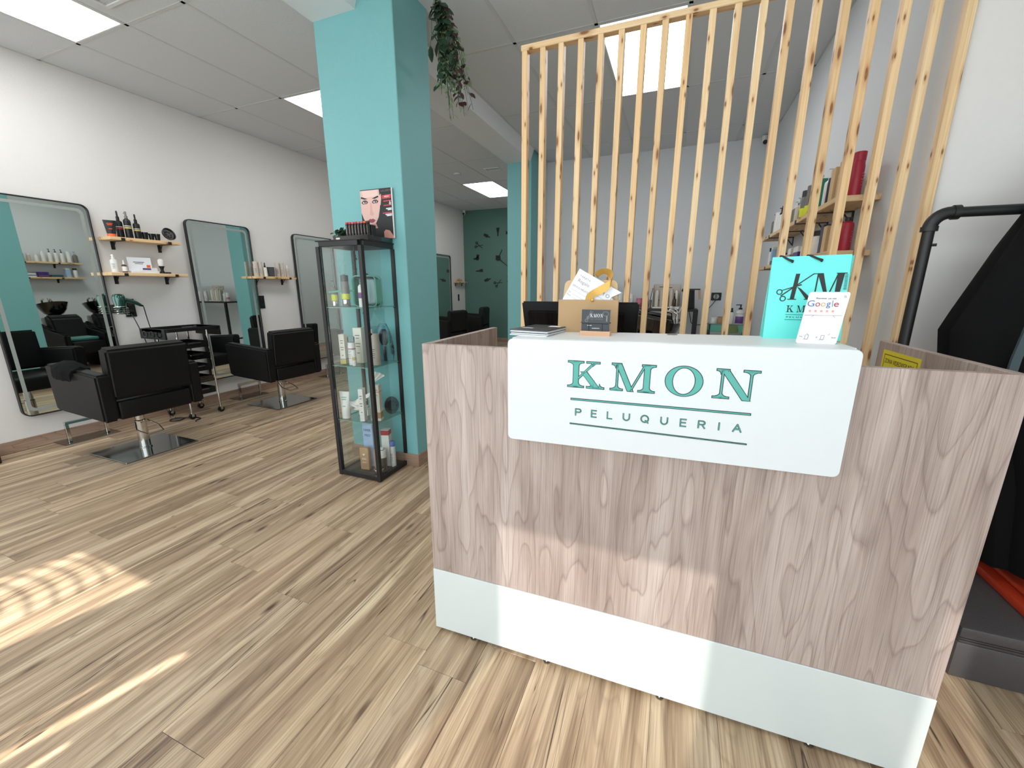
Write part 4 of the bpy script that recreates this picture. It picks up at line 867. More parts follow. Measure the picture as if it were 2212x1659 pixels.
t = thing('round_brush', 'oval dark massage brush leaning at the back right, third glass shelf', 'hairbrush', cp(.300, .235, Z3), 1.0, gs[3])
MB().lathe([(.0, -.012), (.04, -.012), (.046, -.004), (.046, .006), (.036, .014), (.0, .016)][1:-1], 0, 0, 20, 1, .8).xf(Matrix.Translation((0, 0, .068)) @ Matrix.Rotation(PI/2, 4, 'X') @ Matrix.Rotation(PI/2, 4, 'Z') @ Matrix.Scale(1.35, 4)).build('brush_back', G['dgrey'], t, True)
mb = MB()
for k in range(10): mb.ball((.028*math.cos(k*PI/5), -.024, .068+.036*math.sin(k*PI/5)), .005, .006, .005, 6)
mb.build('bristle_field', M_BLK, t, True)
# cabinet floor
carton('pale blue carton with dark lettering behind the tan pouch, cabinet floor', cp(.155, .16, Z4), .085, .05, .325, 'pblue', (), gs[4], 0, None, words=(('HAIR', .80, .06), ('MIST', .68, .05)))
t = thing('tan_pouch', 'tan cosmetic pouch with white print on the cabinet floor', 'pouch', cp(.165, .085, Z4), .12, gs[4])
mb = MB().box(-.035, .035, -.016, .016, 0, .165, .008, 2); mb.build('pouch_body', G['brown'], t, True)
MB().prism([(-.010, .118), (.010, .118), (0, .106)], -.0172, -.0162, 'y').build('white_mark', M_CARD, t)
for z_ in (.085, .078, .055): MB().box(-.016, .016, -.0172, -.0162, z_, z_+.002).build('print_line', M_CARD, t)
carton('tan side carton right of the pouch, cabinet floor', cp(.245, .125, Z4), .05, .045, .15, 'brown', (), gs[4], .3)
carton('white carton with a red lid panel behind the tan ones, cabinet floor', cp(.262, .20, Z4), .055, .05, .27, 'white', ((.86, .99, 'red'),), gs[4], .3)
bottle('white bottle with black lower half, cabinet floor', cp(.282, .125, Z4), .165, .024, 'dgrey', 'cap', 'white', ((.62, .98, 'white'),), gs[4])
bottle('slim white bottle with a blue cap at the back right, cabinet floor', cp(.315, .195, Z4), .19, .018, 'white', 'wide', 'blue', (), gs[4], 'dgrey')
t = thing('round_tin', 'round silver tin at the front of the cabinet floor', 'tin', cp(.292, .065, Z4), 0, gs[4])
MB().lathe([(.032, 0), (.033, .002), (.033, .016)], 0, 0, 24).build('tin_base', M_CHROME, t, True); MB().lathe([(.034, .0162), (.0345, .018), (.0345, .032), (.032, .034)], 0, 0, 24).build('tin_lid', M_CHROME, t, True)
# on top of the cabinet
ZT = CH+.0062
t = thing('lipstick_stand', 'black tray with eight capped lipsticks on top of the display cabinet', 'display stand', (CX, CY, ZT))
MB().box(.075, .348, .075, .30, 0, .030, .002).build('tray', M_BLKG, t); MB().box(.148, .336, .125, .165, .0305, .092, .002).build('holder_block', M_BLK, t)
MB().box(.10, .13, .0742, .0748, .010, .020).build('tray_badge', M_WPL, t)
for k in range(8):
    x = .160+k*.0228; c_ = ('red', 'red', 'pink', 'red', 'pink', 'pink', 'orange', 'dgrey')[k]
    li = MB().box(x-.009, x+.009, .106, .1245, .031, .100, .002).build('lipstick', M_BLKG, t); MB().box(x-.0088, x+.0088, .107, .124, .1005, .112, .002).build('lipstick_end', {'red': M_RED}.get(c_, G.get(c_)), li)
    MB().box(x-.003, x-.001, .1052, .1058, .045, .09).build('shine_strip', M_CHROME, li)
# poster: flat print of a woman's face
t = thing('beauty_poster', 'advertising card with a woman\'s face and red text, leaning on the teal column', 'poster', (-1.955, 2.262, ZT+.0305), .02)
PW, PH = .245, .300
MB().box(0, PW, 0, .006, 0, PH).build('poster_board', M_INK, t); MB().box(PW-.006, PW+.0005, -.001, .0065, 0, PH).build('board_edge', M_WPL, t)
def fp(name, pts, m_, d_): MB().prism([(p[0]*PW, p[1]*PH) for p in pts], -d_*.0006, -d_*.0006+.0005, 'y').build(name, m_, t)
fp('face_print', [(0, .985), (.60, .985), (.62, .80), (.60, .62), (.54, .44), (.46, .34), (.40, .30), (.16, .30), (.06, .42), (.0, .55)], M_SKIN, 1)
fp('forehead_light', [(.05, .98), (.55, .98), (.57, .86), (.10, .84)], P('printed_skin_light', (236, 202, 192), .35, var=.02), 1.6)
fp('neck_print', [(.14, .30), (.44, .32), (.50, .22), (.0, .2), (.0, .3)], M_SKIND, 1.4); fp('shoulder_print', [(.68, .0), (.98, .0), (.96, .06), (.86, .16), (.74, .18), (.68, .14)], M_SKIND, 1.4)
fp('ear_print', [(.615, .86), (.655, .90), (.66, .80), (.63, .68), (.60, .66)], M_SKIN, 1.8)
fp('nose_shadow', [(.30, .74), (.335, .74), (.36, .56), (.40, .50), (.33, .475), (.26, .50), (.28, .56)], P('printed_nose', (214, 166, 154), .35, var=.02), 2)
for s, cx in ((-1, .13), (1, .46)):
    fp('eyeshadow', [(cx-.105, .745), (cx-.04, .79), (cx+.05, .79), (cx+.11, .755), (cx+.07, .72), (cx-.06, .715)], P('printed_eyeshadow', (84, 62, 66), .35), 2.2)
    fp('eye_white', ell(cx, .745, .055, .017, 14), M_CARD, 2.8); fp('iris', ell(cx+.01, .748, .021, .019, 12), M_INK, 3.4)
    fp('eyebrow', [(cx-.10*s, .815), (cx-.02*s, .835), (cx+.10*s, .865), (cx+.12*s, .835), (cx+.0*s, .808)], M_INK, 2.8)
fp('lips', [(.20, .385), (.27, .415), (.31, .405), (.36, .415), (.44, .38), (.38, .34), (.31, .33), (.25, .345)], P('printed_lips', (150, 62, 74), .3), 2.4)
fp('red_flag', [(.68, .86), (.97, .875), (.955, .80), (.69, .79)], M_RED, 1.2)
for z_, w_, m_ in ((.735, .24, M_RED), (.69, .08, M_RED), (.65, .24, M_RED), (.585, .17, M_CARD), (.56, .12, M_CARD), (.50, .28, M_RED), (.47, .20, M_CARD), (.445, .16, M_CARD)): fp('print_line', [(.96-w_, z_), (.96, z_+.006), (.96, z_+.026), (.96-w_, z_+.020)], m_, 1.4)
text('&', 'ampersand', M_CARD, t, (.90*PW, -.001, .67*PH), FRONT, .014, .022, ext=.0004); text('SALERM', 'poster_name', G['grey'], t, (.66*PW, -.001, .93*PH), FRONT, .072, .012, ext=.0004); text('NEW', 'flag_text', M_CARD, t, (.76*PW, -.0012, .815*PH), FRONT, .036, .011, ext=.0004)
# ------------------------------------------------------------------ leaves
def leaf(mb, p, d_, n, ln, wd):
    """one leaf blade: p root, d_ direction, n facing"""
    d_ = d_.normalized(); s_ = d_.cross(n).normalized(); n = s_.cross(d_)
    pts = [(0, 0), (.25, .42), (.55, .5), (.82, .28), (1, 0), (.82, -.28), (.55, -.5), (.25, -.42)]
    vs = [mb.bm.verts.new(p+d_*a*ln+s_*b*wd+n*(abs(b)*.22-.10*a*a)*wd) for a, b in pts]; c = mb.bm.verts.new(p+d_*.55*ln-n*.04*wd)
    for i in range(8): mb.bm.faces.new((c, vs[i], vs[(i+1) % 8]))
def vine(t, pts, mat, ln, wd, step, spread=1.0, name='leaf', stem=True, r=.0012, sg=1):
    """a stem with one mesh of its own and single leaves as parts"""
    P_ = [Vector(p) for p in pts]
    if stem: MB().tube(P_, r, 5).build('stem', M_STEM, t)
    acc = 0; out = []
    for a, b in zip(P_, P_[1:]):
        seg = (b-a).length; u = 0
        while acc+step <= seg-u+acc and u+step <= seg+1e-6:
            u += step; q = a+(b-a)*(u/seg); dn = (b-a).normalized(); an = random.uniform(0, 2*PI); s_ = Vector((math.cos(an), math.sin(an), 0))*spread
            mb = MB(); leaf(mb, Vector((0, 0, 0)), dn*.75+s_*.8, (s_+Vector((0, -.8, .3))).normalized(), ln*random.uniform(.75, 1.15), wd*random.uniform(.8, 1.15))
            o = mb.build(name, mat, t, True); o.location = q; out.append(o)
    return out
random.seed(11)
t = thing('potted_vine', 'small dark-leaved trailing plant at the left on top of the display cabinet', 'plant', (CX, CY, ZT))
MB().lathe([(.030, .0), (.038, .040), (.034, .040), (.028, .004)], .055, .19, 16).build('pot', M_BLK, t, True); MB().lathe([(.033, .030), (.02, .034)], .055, .19, 12).build('soil', G['dgrey'], t, True)
for k in range(15):
    a = k*2.4; r_ = .05+.012*(k % 3); vine(t, [(.055, .19, .035), (.055+.5*r_*math.cos(a), .19+.5*r_*math.sin(a)*.8, .062+.006*(k % 4)), (.06+r_*1.15*math.cos(a), .19+r_*math.sin(a), .045+.012*(k % 3))], M_LEAF, .030, .019, .014)
t = thing('trailing_vine', 'artificial green vine hanging inside the top of the glass cabinet', 'plant', (CX, CY, 0))
vine(t, [(.05, .27, 1.505), (.055, .262, 1.42), (.06, .27, 1.30), (.07, .266, 1.20), (.078, .285, 1.165)], M_LEAF, .030, .018, .017)
vine(t, [(.10, .275, 1.505), (.115, .27, 1.44), (.125, .28, 1.36), (.12, .275, 1.30)], M_LEAF, .028, .017, .019)
vine(t, [(.125, .255, 1.143), (.13, .25, 1.08), (.14, .26, 1.0), (.135, .255, .93)], M_LEAF, .032, .019, .022)
# ------------------------------------------------------------------ hanging bunch of foliage by the column
t = thing('hanging_foliage', 'bunch of artificial foliage with dark, pale and burgundy leaves hanging by the front teal column', 'plant', (-1.47, 2.47, CE))
random.seed(5)
MB().tube([(0, 0, -.001), (0, 0, -.05)], .006, 8).build('hook', M_BLKM, t)
def drop(dx, dy, z1, z0=-.06, n=4):
    pts = [(0, 0, z0)]
    for i in range(1, n+1):
        u = i/n; pts.append((dx*(u**.55)+random.uniform(-.008, .008), dy*(u**.55)+random.uniform(-.008, .008), z0-.0+(z1-z0)*u))
    return pts
for k in range(22):
    a = random.uniform(-2.2, 2.2); r_ = random.uniform(.01, .11); vine(t, drop(.05+r_*math.cos(a), r_*.8*math.sin(a), random.uniform(-.30, -.55)), M_LEAF, .085, .045, .062)
for k in range(15):
    a = random.uniform(0, 2*PI); r_ = random.uniform(.02, .12); vine(t, drop(.09+r_*math.cos(a), r_*.8*math.sin(a), random.uniform(-.50, -.66)), M_LEAF2, .036, .030, .036, name='pale_leaf')
for k in range(8):
    a = random.uniform(-2, 2); r_ = random.uniform(.05, .17); vine(t, drop(.10+r_*math.cos(a), r_*.8*math.sin(a), random.uniform(-.52, -.68)), M_LEAF3, .05, .032, .058, name='burgundy_leaf')
for k in range(7): 
    a = random.uniform(0, 2*PI); vine(t, drop(.14+.06*math.cos(a), .05*math.sin(a), random.uniform(-.62, -.72)), M_LEAF2, .045, .008, .045, name='narrow_leaf')
# ------------------------------------------------------------------ things on and behind the counter
# register monitor on the desk
t = thing('register_monitor', 'black touch-screen register seen from behind, inside the counter', 'monitor', cw(.425, .46, .7575), CA)
def slab(y0, y1, xa, xb, z0, z1, lean, bev=.006):
    mb = MB().hull([(xa+.012, y0+lean*0, z0), (xb-.012, y0, z0), (xb-.012, y1, z0), (xa+.012, y1, z0)], [(xa, y0+lean, z1), (xb, y0+lean, z1), (xb, y1+lean, z1), (xa, y1+lean, z1)]); bmesh.ops.bevel(mb.bm, geom=mb.bm.edges[:], offset=bev, segments=2, affect='EDGES'); return mb
slab(-.03, .0, -.212, .212, .175, .462, -.07).build('screen_housing', M_BLK, t); slab(-.048, -.031, -.185, .165, .17, .428, -.062, .004).build('rear_cover', M_BLKG, t)
MB().hull([(-.07, .02, .012), (.07, .02, .012), (.07, .06, .012), (-.07, .06, .012)], [(-.06, -.045, .26), (.06, -.045, .26), (.06, -.02, .26), (-.06, -.02, .26)]).build('stand_neck', M_BLK, t)
MB().box(-.13, .13, -.08, .09, 0, .012, .004).build('stand_foot', M_BLK, t)
for k in range(9): MB().box(-.03+k*.018, -.021+k*.018, -.0855, -.084, .300, .312).build('vent_slot', M_INK, t)
# brochures
ZB = 1.1282
t0 = None
for k in range(7):
    o = MB().box(-.062, .062, -.09, .09, 0, .0024, .0003).build('brochure', M_DCARD if k in (3, 6) else P('brochure_paper', (168, 172, 176), .5) if k % 2 else M_CARD)
    tag(o, ('lowest brochure in the stack at the left end of the white box top', 'second brochure from the bottom of the stack on the white box top', 'third brochure from the bottom of the stack on the white box top', 'dark brochure in the middle of the stack on the white box top', 'fifth brochure from the bottom of the stack on the white box top', 'sixth brochure from the bottom, just under the top one', 'dark printed brochure on top of the stack by the kraft envelope')[k], 'brochure', 'stacked brochures on the white box top', cw(.352+.0012*(k % 3), .140+.001*(k % 2), ZB+.0026*k+.0001), CA-.16+.012*(k % 3))
tp = o
for x, y, a, b in ((-.02, .03, .022, .012), (.03, .05, .02, .016), (-.03, -.03, .018, .006), (.02, -.01, .026, .004), (.015, -.05, .03, .004)): MB().box(x-a, x+a, y-b, y+b, .00245, .0027).build('cover_print', M_CARD if a < .021 else G['dgrey'], tp)
# kraft envelope with gift cards
t = thing('kraft_envelope', 'kraft card holder with a round-cornered back flap on the white counter box', 'card holder', cw(.492, .198, ZB), CA)
MB().box(-.0955, .0915, -.010, -.0085, 0, .104, .0004).build('front_pocket', M_KRAFT, t); MB().prism([(-.0955, 0), (.0915, 0)]+[(p[0], p[1]) for p in rrect(.166, .164, .018, 5, .002, .082) if p[1] > .03], .0075, .009, 'y').build('back_flap', M_KRAFTL, t)
MB().box(-.0955, -.0945, -.0084, .0074, 0, .10).build('side_fold', M_KRAFT, t); MB().box(.0905, .0915, -.0084, .0074, 0, .10).build('side_fold', M_KRAFT, t); MB().box(-.0945, .0905, -.0084, .0074, 0, .001).build('bottom_fold', M_KRAFT, t)
MB().tube([(-.004, -.0105, .074), (-.002, -.0135, .072), (.001, -.0135, .067)], .0035, 8).build('cord_button', M_GOLD, t, True)
t = thing('gift_card', 'white gift card standing tilted in the kraft holder', 'card', cw(.441, .1965, ZB+.0375), CA)
a_ = math.radians(-29)
def ro(x, z_): return (x*math.cos(a_)-z_*math.sin(a_), x*math.sin(a_)+z_*math.cos(a_))
MB().prism([ro(0, .0), ro(.146, .0), ro(.146, .10), ro(.132, .108), ro(.150, .133), ro(.0, .133)], -.0006, .0006, 'y').build('card_sheet', M_CARD, t).location = (-.046, 0, .045)
card = [o for o in kids(t)][0]
def ct(s_, x, z_, wd, m_=None, hh=None):
    p = ro(x, z_); text(s_, 'card_text', m_ or G['grey'], t, (p[0]-.046, -.0007, p[1]+.045), (PI/2, -a_, 0), wd, hh, ext=.0002)
ct('TARJETA', .012, .112, .038, None, .007); ct('Regalo', .014, .094, .040, None, .013); ct('SERVICIO IMPORTE', .006, .078, .055, None, .006); ct('De', .004, .056, .008); ct('Para', .004, .046, .013)
for x, z_, wd in ((.006, .068, .055), (.018, .056, .045), (.022, .046, .042), (.088, .088, .045)):
    p, q = ro(x, z_), ro(x+wd, z_); MB().hull([(p[0]-.046, -.0009, p[1]+.045), (q[0]-.046, -.0009, q[1]+.045), (q[0]-.046, -.0009, q[1]+.0456), (p[0]-.046, -.0009, p[1]+.0456)], [(p[0]-.046, -.0006, p[1]+.045), (q[0]-.046, -.0006, q[1]+.045), (q[0]-.046, -.0006, q[1]+.0456), (p[0]-.046, -.0006, p[1]+.0456)]).build('ruled_line', G['grey'], t)
ct('K M O N', .080, .098, .062, None, .011)
t = thing('ribbon', 'loop of wide gold ribbon rising from the kraft card holder', 'ribbon', cw(.492, .19, ZB), CA)
pts = [(.0, 0, .100), (.008, -.004, .118), (.045, -.012, .138), (.068, -.012, .155), (.066, -.006, .178), (.045, .0, .190), (.024, .003, .182), (.022, .004, .174)]; R = []
wv = [Vector((.011, 0, .0)), Vector((.010, 0, -.006)), Vector((.004, 0, -.011)), Vector((-.002, .002, -.013)), Vector((-.004, .006, -.011)), Vector((.0, .007, -.008)), Vector((.004, .006, -.007)), Vector((.004, .006, -.005))]
def cr(seq, n=6):
    out = []
    for i in range(len(seq)-1):
        a, b, c, d_ = seq[max(i-1, 0)], seq[i], seq[i+1], seq[min(i+2, len(seq)-1)]
        for k in range(n):
            u = k/n; out.append(.5*((2*b)+(-a+c)*u+(2*a-5*b+4*c-d_)*u*u+(-a+3*b-3*c+d_)*u**3))
    return out+[seq[-1]]
for p, v in zip(cr([Vector(p) for p in pts]), cr(wv)): R.append([p-v, p+v, p+v+Vector((0, .0006, .0004)), p-v+Vector((0, .0006, .0004))])
MB().loft(R).build('ribbon_band', M_GOLD, t, True); MB().ball((.012, -.004, .103), .006, .004, .005, 8).build('knot', M_GOLD, t, True)
# business cards on a wooden stand
t = thing('card_stand', 'small light-wood stand for the business cards', 'stand', cw(.53, .112, ZB), CA)
mb = MB().box(-.044, .044, -.019, .019, 0, .0165, .0012); mb.build('wood_block', M_TAN, t)
t = thing('business_cards', 'block of black business cards held by an elastic on the wooden stand', 'business cards', cw(.53, .112, ZB+.017), CA)
for k in range(6): MB().box(-.041, .040, -.011+k*.0036, -.0078+k*.0036, 0, .0615).build('card', M_DCARD if k not in (2, 4) else M_CARD, t)
logo('KMON', t, (-.016, .040), .0016, .0095, -.0112, M_CARD, None, 0, 'logo_letter', .62)
text('PELUQUERIA', 'card_text', G['grey'], t, (-.015, -.0111, .0325), FRONT, .036, .0028, ext=.0002); MB().box(-.015, .021, -.0113, -.011, .0375, .0379).build('logo_rule', G['grey'], t)
for x, z_, wd in ((-.012, .0205, .02), (.012, .0205, .018), (-.024, .015, .013), (-.01, .007, .022)): MB().box(x, x+wd, -.0113, -.011, z_, z_+.0012).build('print_line', M_CARD, t)
mb = MB()
for c_ in ((-.027, .030), (-.0225, .0385)): ring_prism(mb, ell(*c_, .0045, .0045, 12), ell(*c_, .0032, .0032, 12), -.0113, -.011, 'y')
mb.prism(q4((-.026, .036), (-.008, .057), .0016), -.0113, -.011, 'y').prism(q4((-.024, .034), (-.014, .058), .0016), -.0114, -.0111, 'y').build('scissors_print', G['grey'], t)
ring_prism(MB(), ell(.028, .050, .009, .007, 16), ell(.028, .050, .0078, .0058, 16), -.0113, -.011, 'y').box(.030, .034, -.0113, -.011, .028, .044).build('brush_print', G['grey'], t)
MB().tube([(-.0418, .012, .0215), (-.0435, -.005, .024), (-.038, -.0118, .0215), (0, -.0118, .0215), (.036, -.0118, .0215), (.0425, -.004, .024), (.0412, .012, .022)], .0012, 6).build('elastic', M_INK, t)
for x in (-.019, .020): MB().tube([(x, -.0118, .0215), (x, -.0118, .0)], .0010, 6).build('elastic', M_INK, t)
# turquoise shopping bag
t = thing('shopping_bag', 'turquoise paper shopping bag with black cord handles on the counter box', 'bag', cw(1.062, .185, ZB+.0075), CA-.06)
bw, bh, bd = .086, .212, .042
f_ = [(-bw, -.025, 0), (bw, -.025, 0), (bw, .030, 0), (-bw, .030, 0)]; tp_ = [(-bw+.001, .001, bh), (bw-.001, .001, bh+.003), (bw+.010, .022, bh+.001), (-bw+.003, .018, bh-.002)]
b1 = MB(); 
def sheet(mb, a, b, c, d_, th=.0008):
    n = (Vector(b)-Vector(a)).cross(Vector(d_)-Vector(a)).normalized()*th; mb.hull([Vector(p) for p in (a, b, c, d_)], [Vector(p)+n for p in (a, b, c, d_)])
sheet(b1, f_[0], f_[1], tp_[1], tp_[0]); b1.build('front_sheet', M_BAG, t)
b1 = MB(); sheet(b1, f_[3], f_[2], tp_[2], tp_[3]); b1.build('back_sheet', M_BAG, t)
mid = Vector(((f_[1][0]-.012), .0, 0)); mt = Vector((bw-.012, .010, bh))
b1 = MB(); sheet(b1, f_[1], (f_[1][0]-.001, .002, 0), (bw-.008, .008, bh), tp_[1]); sheet(b1, (f_[1][0]-.001, .002, 0), f_[2], tp_[2], (bw-.008, .008, bh)); b1.build('side_gusset', M_BAG, t)
b1 = MB(); sheet(b1, f_[0], (f_[0][0]+.001, .002, 0), (-bw+.008, .010, bh-.001), tp_[0]); sheet(b1, (f_[0][0]+.001, .002, 0), f_[3], tp_[3], (-bw+.008, .010, bh-.001)); b1.build('side_gusset', M_BAG, t)
MB().box(-bw, bw, -.025, .030, -.001, 0).build('bottom_sheet', M_BAG, t)
def onf(x, z_, e=.0012):   # point on the leaning front sheet
    u = (x+bw)/(2*bw); v = z_/bh; A = Vector(f_[0]).lerp(Vector(f_[1]), u); B_ = Vector(tp_[0]).lerp(Vector(tp_[1]), u); p = A.lerp(B_, v); return Vector((p.x, p.y-e, p.z))
for x0_, x1_, dz in ((-.040, -.060, 0), (.024, .0, 0)):
    MB().tube([onf(x0_, bh-.014, -.001), onf(x0_, bh-.012, .004), onf(x0_-.010, bh-.008, .006), onf(x1_-.002, bh+.001, .001), (x1_-.006, .008, bh+.003), (x1_-.008, .014, bh-.004)], [.0034, .0034, .0026, .0026, .0026, .0024], 8).build('cord_handle', M_INK, t, True)
def bagpoly(pts, name='bag_print', m_=None):
    MB().hull([onf(x, z_, .0012) for x, z_ in pts], [onf(x, z_, .0018) for x, z_ in pts]).build(name, m_ or M_INK, t)
ox, oz, s_ = -.050, .102, .066
def L2(*pts): bagpoly([(ox+x*s_, oz+z_*s_) for x, z_ in pts])
L2((.22, .0), (.36, 0), (.47, 1.0), (.33, 1.0)); L2((.14, 0), (.44, 0), (.44, .03), (.14, .03)); L2((.42, .50), (.56, .42), (.96, .02), (.76, .02)); L2((.70, 0), (1.02, 0), (1.02, .03), (.70, .03))
L2((-.12, .16), (-.09, .13), (.94, .97), (.92, 1.0)); L2((-.10, .34), (-.07, .38), (.55, .60), (.58, .56)); L2((.92, .97), (1.14, .97), (1.14, 1.0), (.92, 1.0))
L2((1.0, 0), (1.04, 0), (1.10, 1.0), (1.05, 1.0)); L2((.94, 0), (1.16, 0), (1.16, .03), (.94, .03)); L2((1.05, 1.0), (1.24, 1.0), (1.48, .05), (1.40, .0)); L2((1.40, .0), (1.44, .0), (1.74, .97), (1.70, .99)); L2((1.66, 0), (1.80, 0), (1.92, 1.0), (1.70, 1.0)); L2((1.66, .97), (2.0, .97), (2.0, 1.0), (1.66, 1.0))
for k in range(14): L2((1.93, .38+k*.042), (2.03, .38+k*.042), (2.03, .395+k*.042), (1.93, .395+k*.042))
for cx_, cz_ in ((-.16, .30), (-.02, .04)):
    o_ = ell(cx_, cz_, .11, .11, 14); i_ = ell(cx_, cz_, .075, .075, 14)
    for k in range(14): L2(o_[k], o_[(k+1) % 14], i_[(k+1) % 14], i_[k])
gl_ = MB()
def baglogo(x0_, z0_, hh, gap):
    Wd = {'K': 1.36, 'M': 1.56, 'O': 1.2, 'N': 1.38}; x = x0_
    for ch in 'KMON':
        P_, R_ = glyph(ch); mb = MB(); kx = .72
        for p in P_: mb.hull([onf(x+q[0]*hh*kx, z0_+q[1]*hh, .0012) for q in p], [onf(x+q[0]*hh*kx, z0_+q[1]*hh, .0018) for q in p])
        for o_, i_ in R_:
            for k in range(0, 40, 2): mb.hull([onf(x+q[0]*hh*kx, z0_+q[1]*hh, .0012) for q in (o_[k], o_[(k+2) % 40], i_[(k+2) % 40], i_[k])], [onf(x+q[0]*hh*kx, z0_+q[1]*hh, .0018) for q in (o_[k], o_[(k+2) % 40], i_[(k+2) % 40], i_[k])])
        mb.build('bag_letter', M_INK, t); x += Wd[ch]*hh*kx+gap
baglogo(-.040, .070, .017, .0065)
for z_ in (.063, .050): bagpoly([(-.041, z_), (.045, z_), (.045, z_+.0008), (-.041, z_+.0008)], 'bag_rule')
p0 = onf(-.038, .0545, .0014); lean = math.atan2(.026, bh)
text('P E L U Q U E R I A', 'bag_text', M_INK, t, p0, (PI/2-lean, 0, 0), .078, .0045, ext=.0002)
# white plastic review sign
t = thing('review_sign', 'white leaning table sign with multicoloured lettering in front of the turquoise bag', 'sign', cw(1.066, .062, ZB+.0085), CA-.03)
sw, sh_ = .082, .126; lean = math.radians(14)
sgn = MB().prism(rrect(sw, sh_, .006, 5, 0, sh_/2), 0, .0016, 'y'); sgn.xf(Matrix.Rotation(-lean, 4, 'X') @ Matrix(((1, 0, .16, 0), (0, 1, 0, 0), (0, 0, 1, 0), (0, 0, 0, 1)))).build('sign_plate', M_CARD, t)
MB().hull([(-.03, .002, 0), (.03, .002, 0), (.03, .045, 0), (-.03, .045, 0)], [(-.03, .002, .0015), (.03, .002, .0015), (.03, .045, .0015), (-.03, .045, .0015)]).build('sign_foot', M_CARD, t)
SR = (PI/2-lean, 0, 0)
def sp_(x, z_, e=.0006): return (x+.16*z_, -e*math.cos(lean)+z_*math.sin(lean), z_*math.cos(lean)+0*e)
def stx(s_, x, z_, wd, m_, hh=None): return text(s_, 'sign_text', m_, t, sp_(x, z_), SR, wd, hh, ext=.0003, shear=.1)
stx('Review us on', -.024, .1085, .040, G['dgrey'], .0042)
xx = -.038
for ch, c_, wd in (('G', 'blue', .0145), ('o', 'red', .0095), ('o', 'gold', .0095), ('g', 'blue', .0095), ('l', 'teal', .0022), ('e', 'red', .0095)):
    hh = {'G': .015, 'o': .0098, 'g': .0138, 'l': .0152, 'e': .0098}[ch]; zz = .0905 if ch != 'g' else .0865
    stx(ch, xx, zz, wd, G[c_], hh); xx += wd+.0016
for k in range(5):
    c_ = (-.030+k*.0115, .0795); pts = [(c_[0]+(.0040 if j % 2 == 0 else .0017)*math.sin(j*PI/5), c_[1]+(.0040 if j % 2 == 0 else .0017)*math.cos(j*PI/5)) for j in range(10)]
    MB().hull([sp_(*p, .0002) for p in pts], [sp_(*p, .0006) for p in pts]).build('star', P('star_salmon', (228, 150, 130), .4), t)
for k, c_ in enumerate(('violet', 'red', 'pink', 'grey')):
    a, b = -.039+k*.019, -.039+(k+1)*.019; MB().hull([sp_(a, .0690, .0002), sp_(b, .0690, .0002), sp_(b, .0697, .0002), sp_(a, .0697, .0002)], [sp_(a, .0690, .0006), sp_(b, .0690, .0006), sp_(b, .0697, .0006), sp_(a, .0697, .0006)]).build('coloured_rule', G[c_], t)
for sx_, sz_, a0 in ((-.019, .064, 90), (.019, .064, 0), (.019, .026, 270), (-.019, .026, 180)):    # corner brackets of the blank scan field
    mb = MB(); q = [(sx_+.004*math.cos(math.radians(a0+k*15)), sz_+.004*math.sin(math.radians(a0+k*15))) for k in range(7)]
    mb.tube([sp_(p[0], p[1], .0003) for p in q], .0003, 5).build('corner_mark', G['dgrey'], t)
stx('Tap', -.037, .015, .007, G['dgrey'], .003); stx('or', -.003, .015, .004, G['dgrey'], .002); stx('Scan', .028, .015, .009, G['dgrey'], .003)
for x in (-.022, .010):
    pts = rrect(.007, .011, .001, 2, x, .016); q = rrect(.0058, .0098, .0008, 2, x, .016); mb = MB()
    for k in range(len(pts)): mb.hull([sp_(*p, .0002) for p in (pts[k], pts[(k+1) % len(pts)], q[(k+1) % len(pts)], q[k])], [sp_(*p, .0005) for p in (pts[k], pts[(k+1) % len(pts)], q[(k+1) % len(pts)], q[k])])
    mb.tube([sp_(x-.006, .009, .0003), sp_(x-.002, .011, .0003), sp_(x+.002, .010, .0003)], .0003, 5); mb.build('phone_pictogram', G['dgrey'], t)
for k in range(3): MB().tube([sp_(.030+(.002+.0018*k)*math.cos(a), .112+(.002+.0018*k)*math.sin(a), .0003) for a in [i*PI/12 for i in range(7)]], .0003, 5).build('wave_mark', G['dgrey'], t)
# ------------------------------------------------------------------ coat rack, robes, bench
t = thing('coat_rack', 'black iron-pipe coat rack right of the slatted screen', 'coat rack', (.812, 1.96, 0))
MB().lathe([(.075, 0), (.075, .006), (.030, .010), (.024, .022)], 0, 0, 24).build('floor_flange', M_BLKM, t, True); MB().tube([(0, 0, .02), (0, 0, 1.475)], .0168, 20).build('upright', M_BLKM, t, True)
MB().tube([(0, 0, 1.468)]+[(.05-.05*math.cos(a), 0, 1.472+.05*math.sin(a)) for a in [k*PI/16 for k in range(9)]]+[(.06, 0, 1.522)], .0205, 20).build('elbow', M_BLKM, t, True)
for p, q in (((0, 0, 1.462), (0, 0, 1.478)), ((.052, 0, 1.522), (.070, 0, 1.522))): MB().tube([p, q], .0240, 20).build('elbow_collar', M_BLKM, t, True)
MB().tube([(.07, 0, 1.522), (1.25, 0, 1.522)], .0168, 20).build('hanging_bar', M_BLKM, t, True); MB().tube([(1.25, 0, 1.522), (1.30, 0, 1.49), (1.30, 0, .02)], .0168, 20).build('upright', M_BLKM, t, True); MB().lathe([(.075, 0), (.075, .006), (.030, .010), (.024, .022)], 1.30, 0, 24).build('floor_flange', M_BLKM, t, True)
MB().tube([(.012, -.012, 1.415), (.024, -.016, 1.415)], .005, 8).build('grub_screw', M_BLKM, t)
def cr4(P_, n=4):
    out = []
    for p, q in zip(P_, P_[1:]):
        for k in range(n): out.append([p[i]+(q[i]-p[i])*k/n for i in range(4)])
    return out+[P_[-1]]
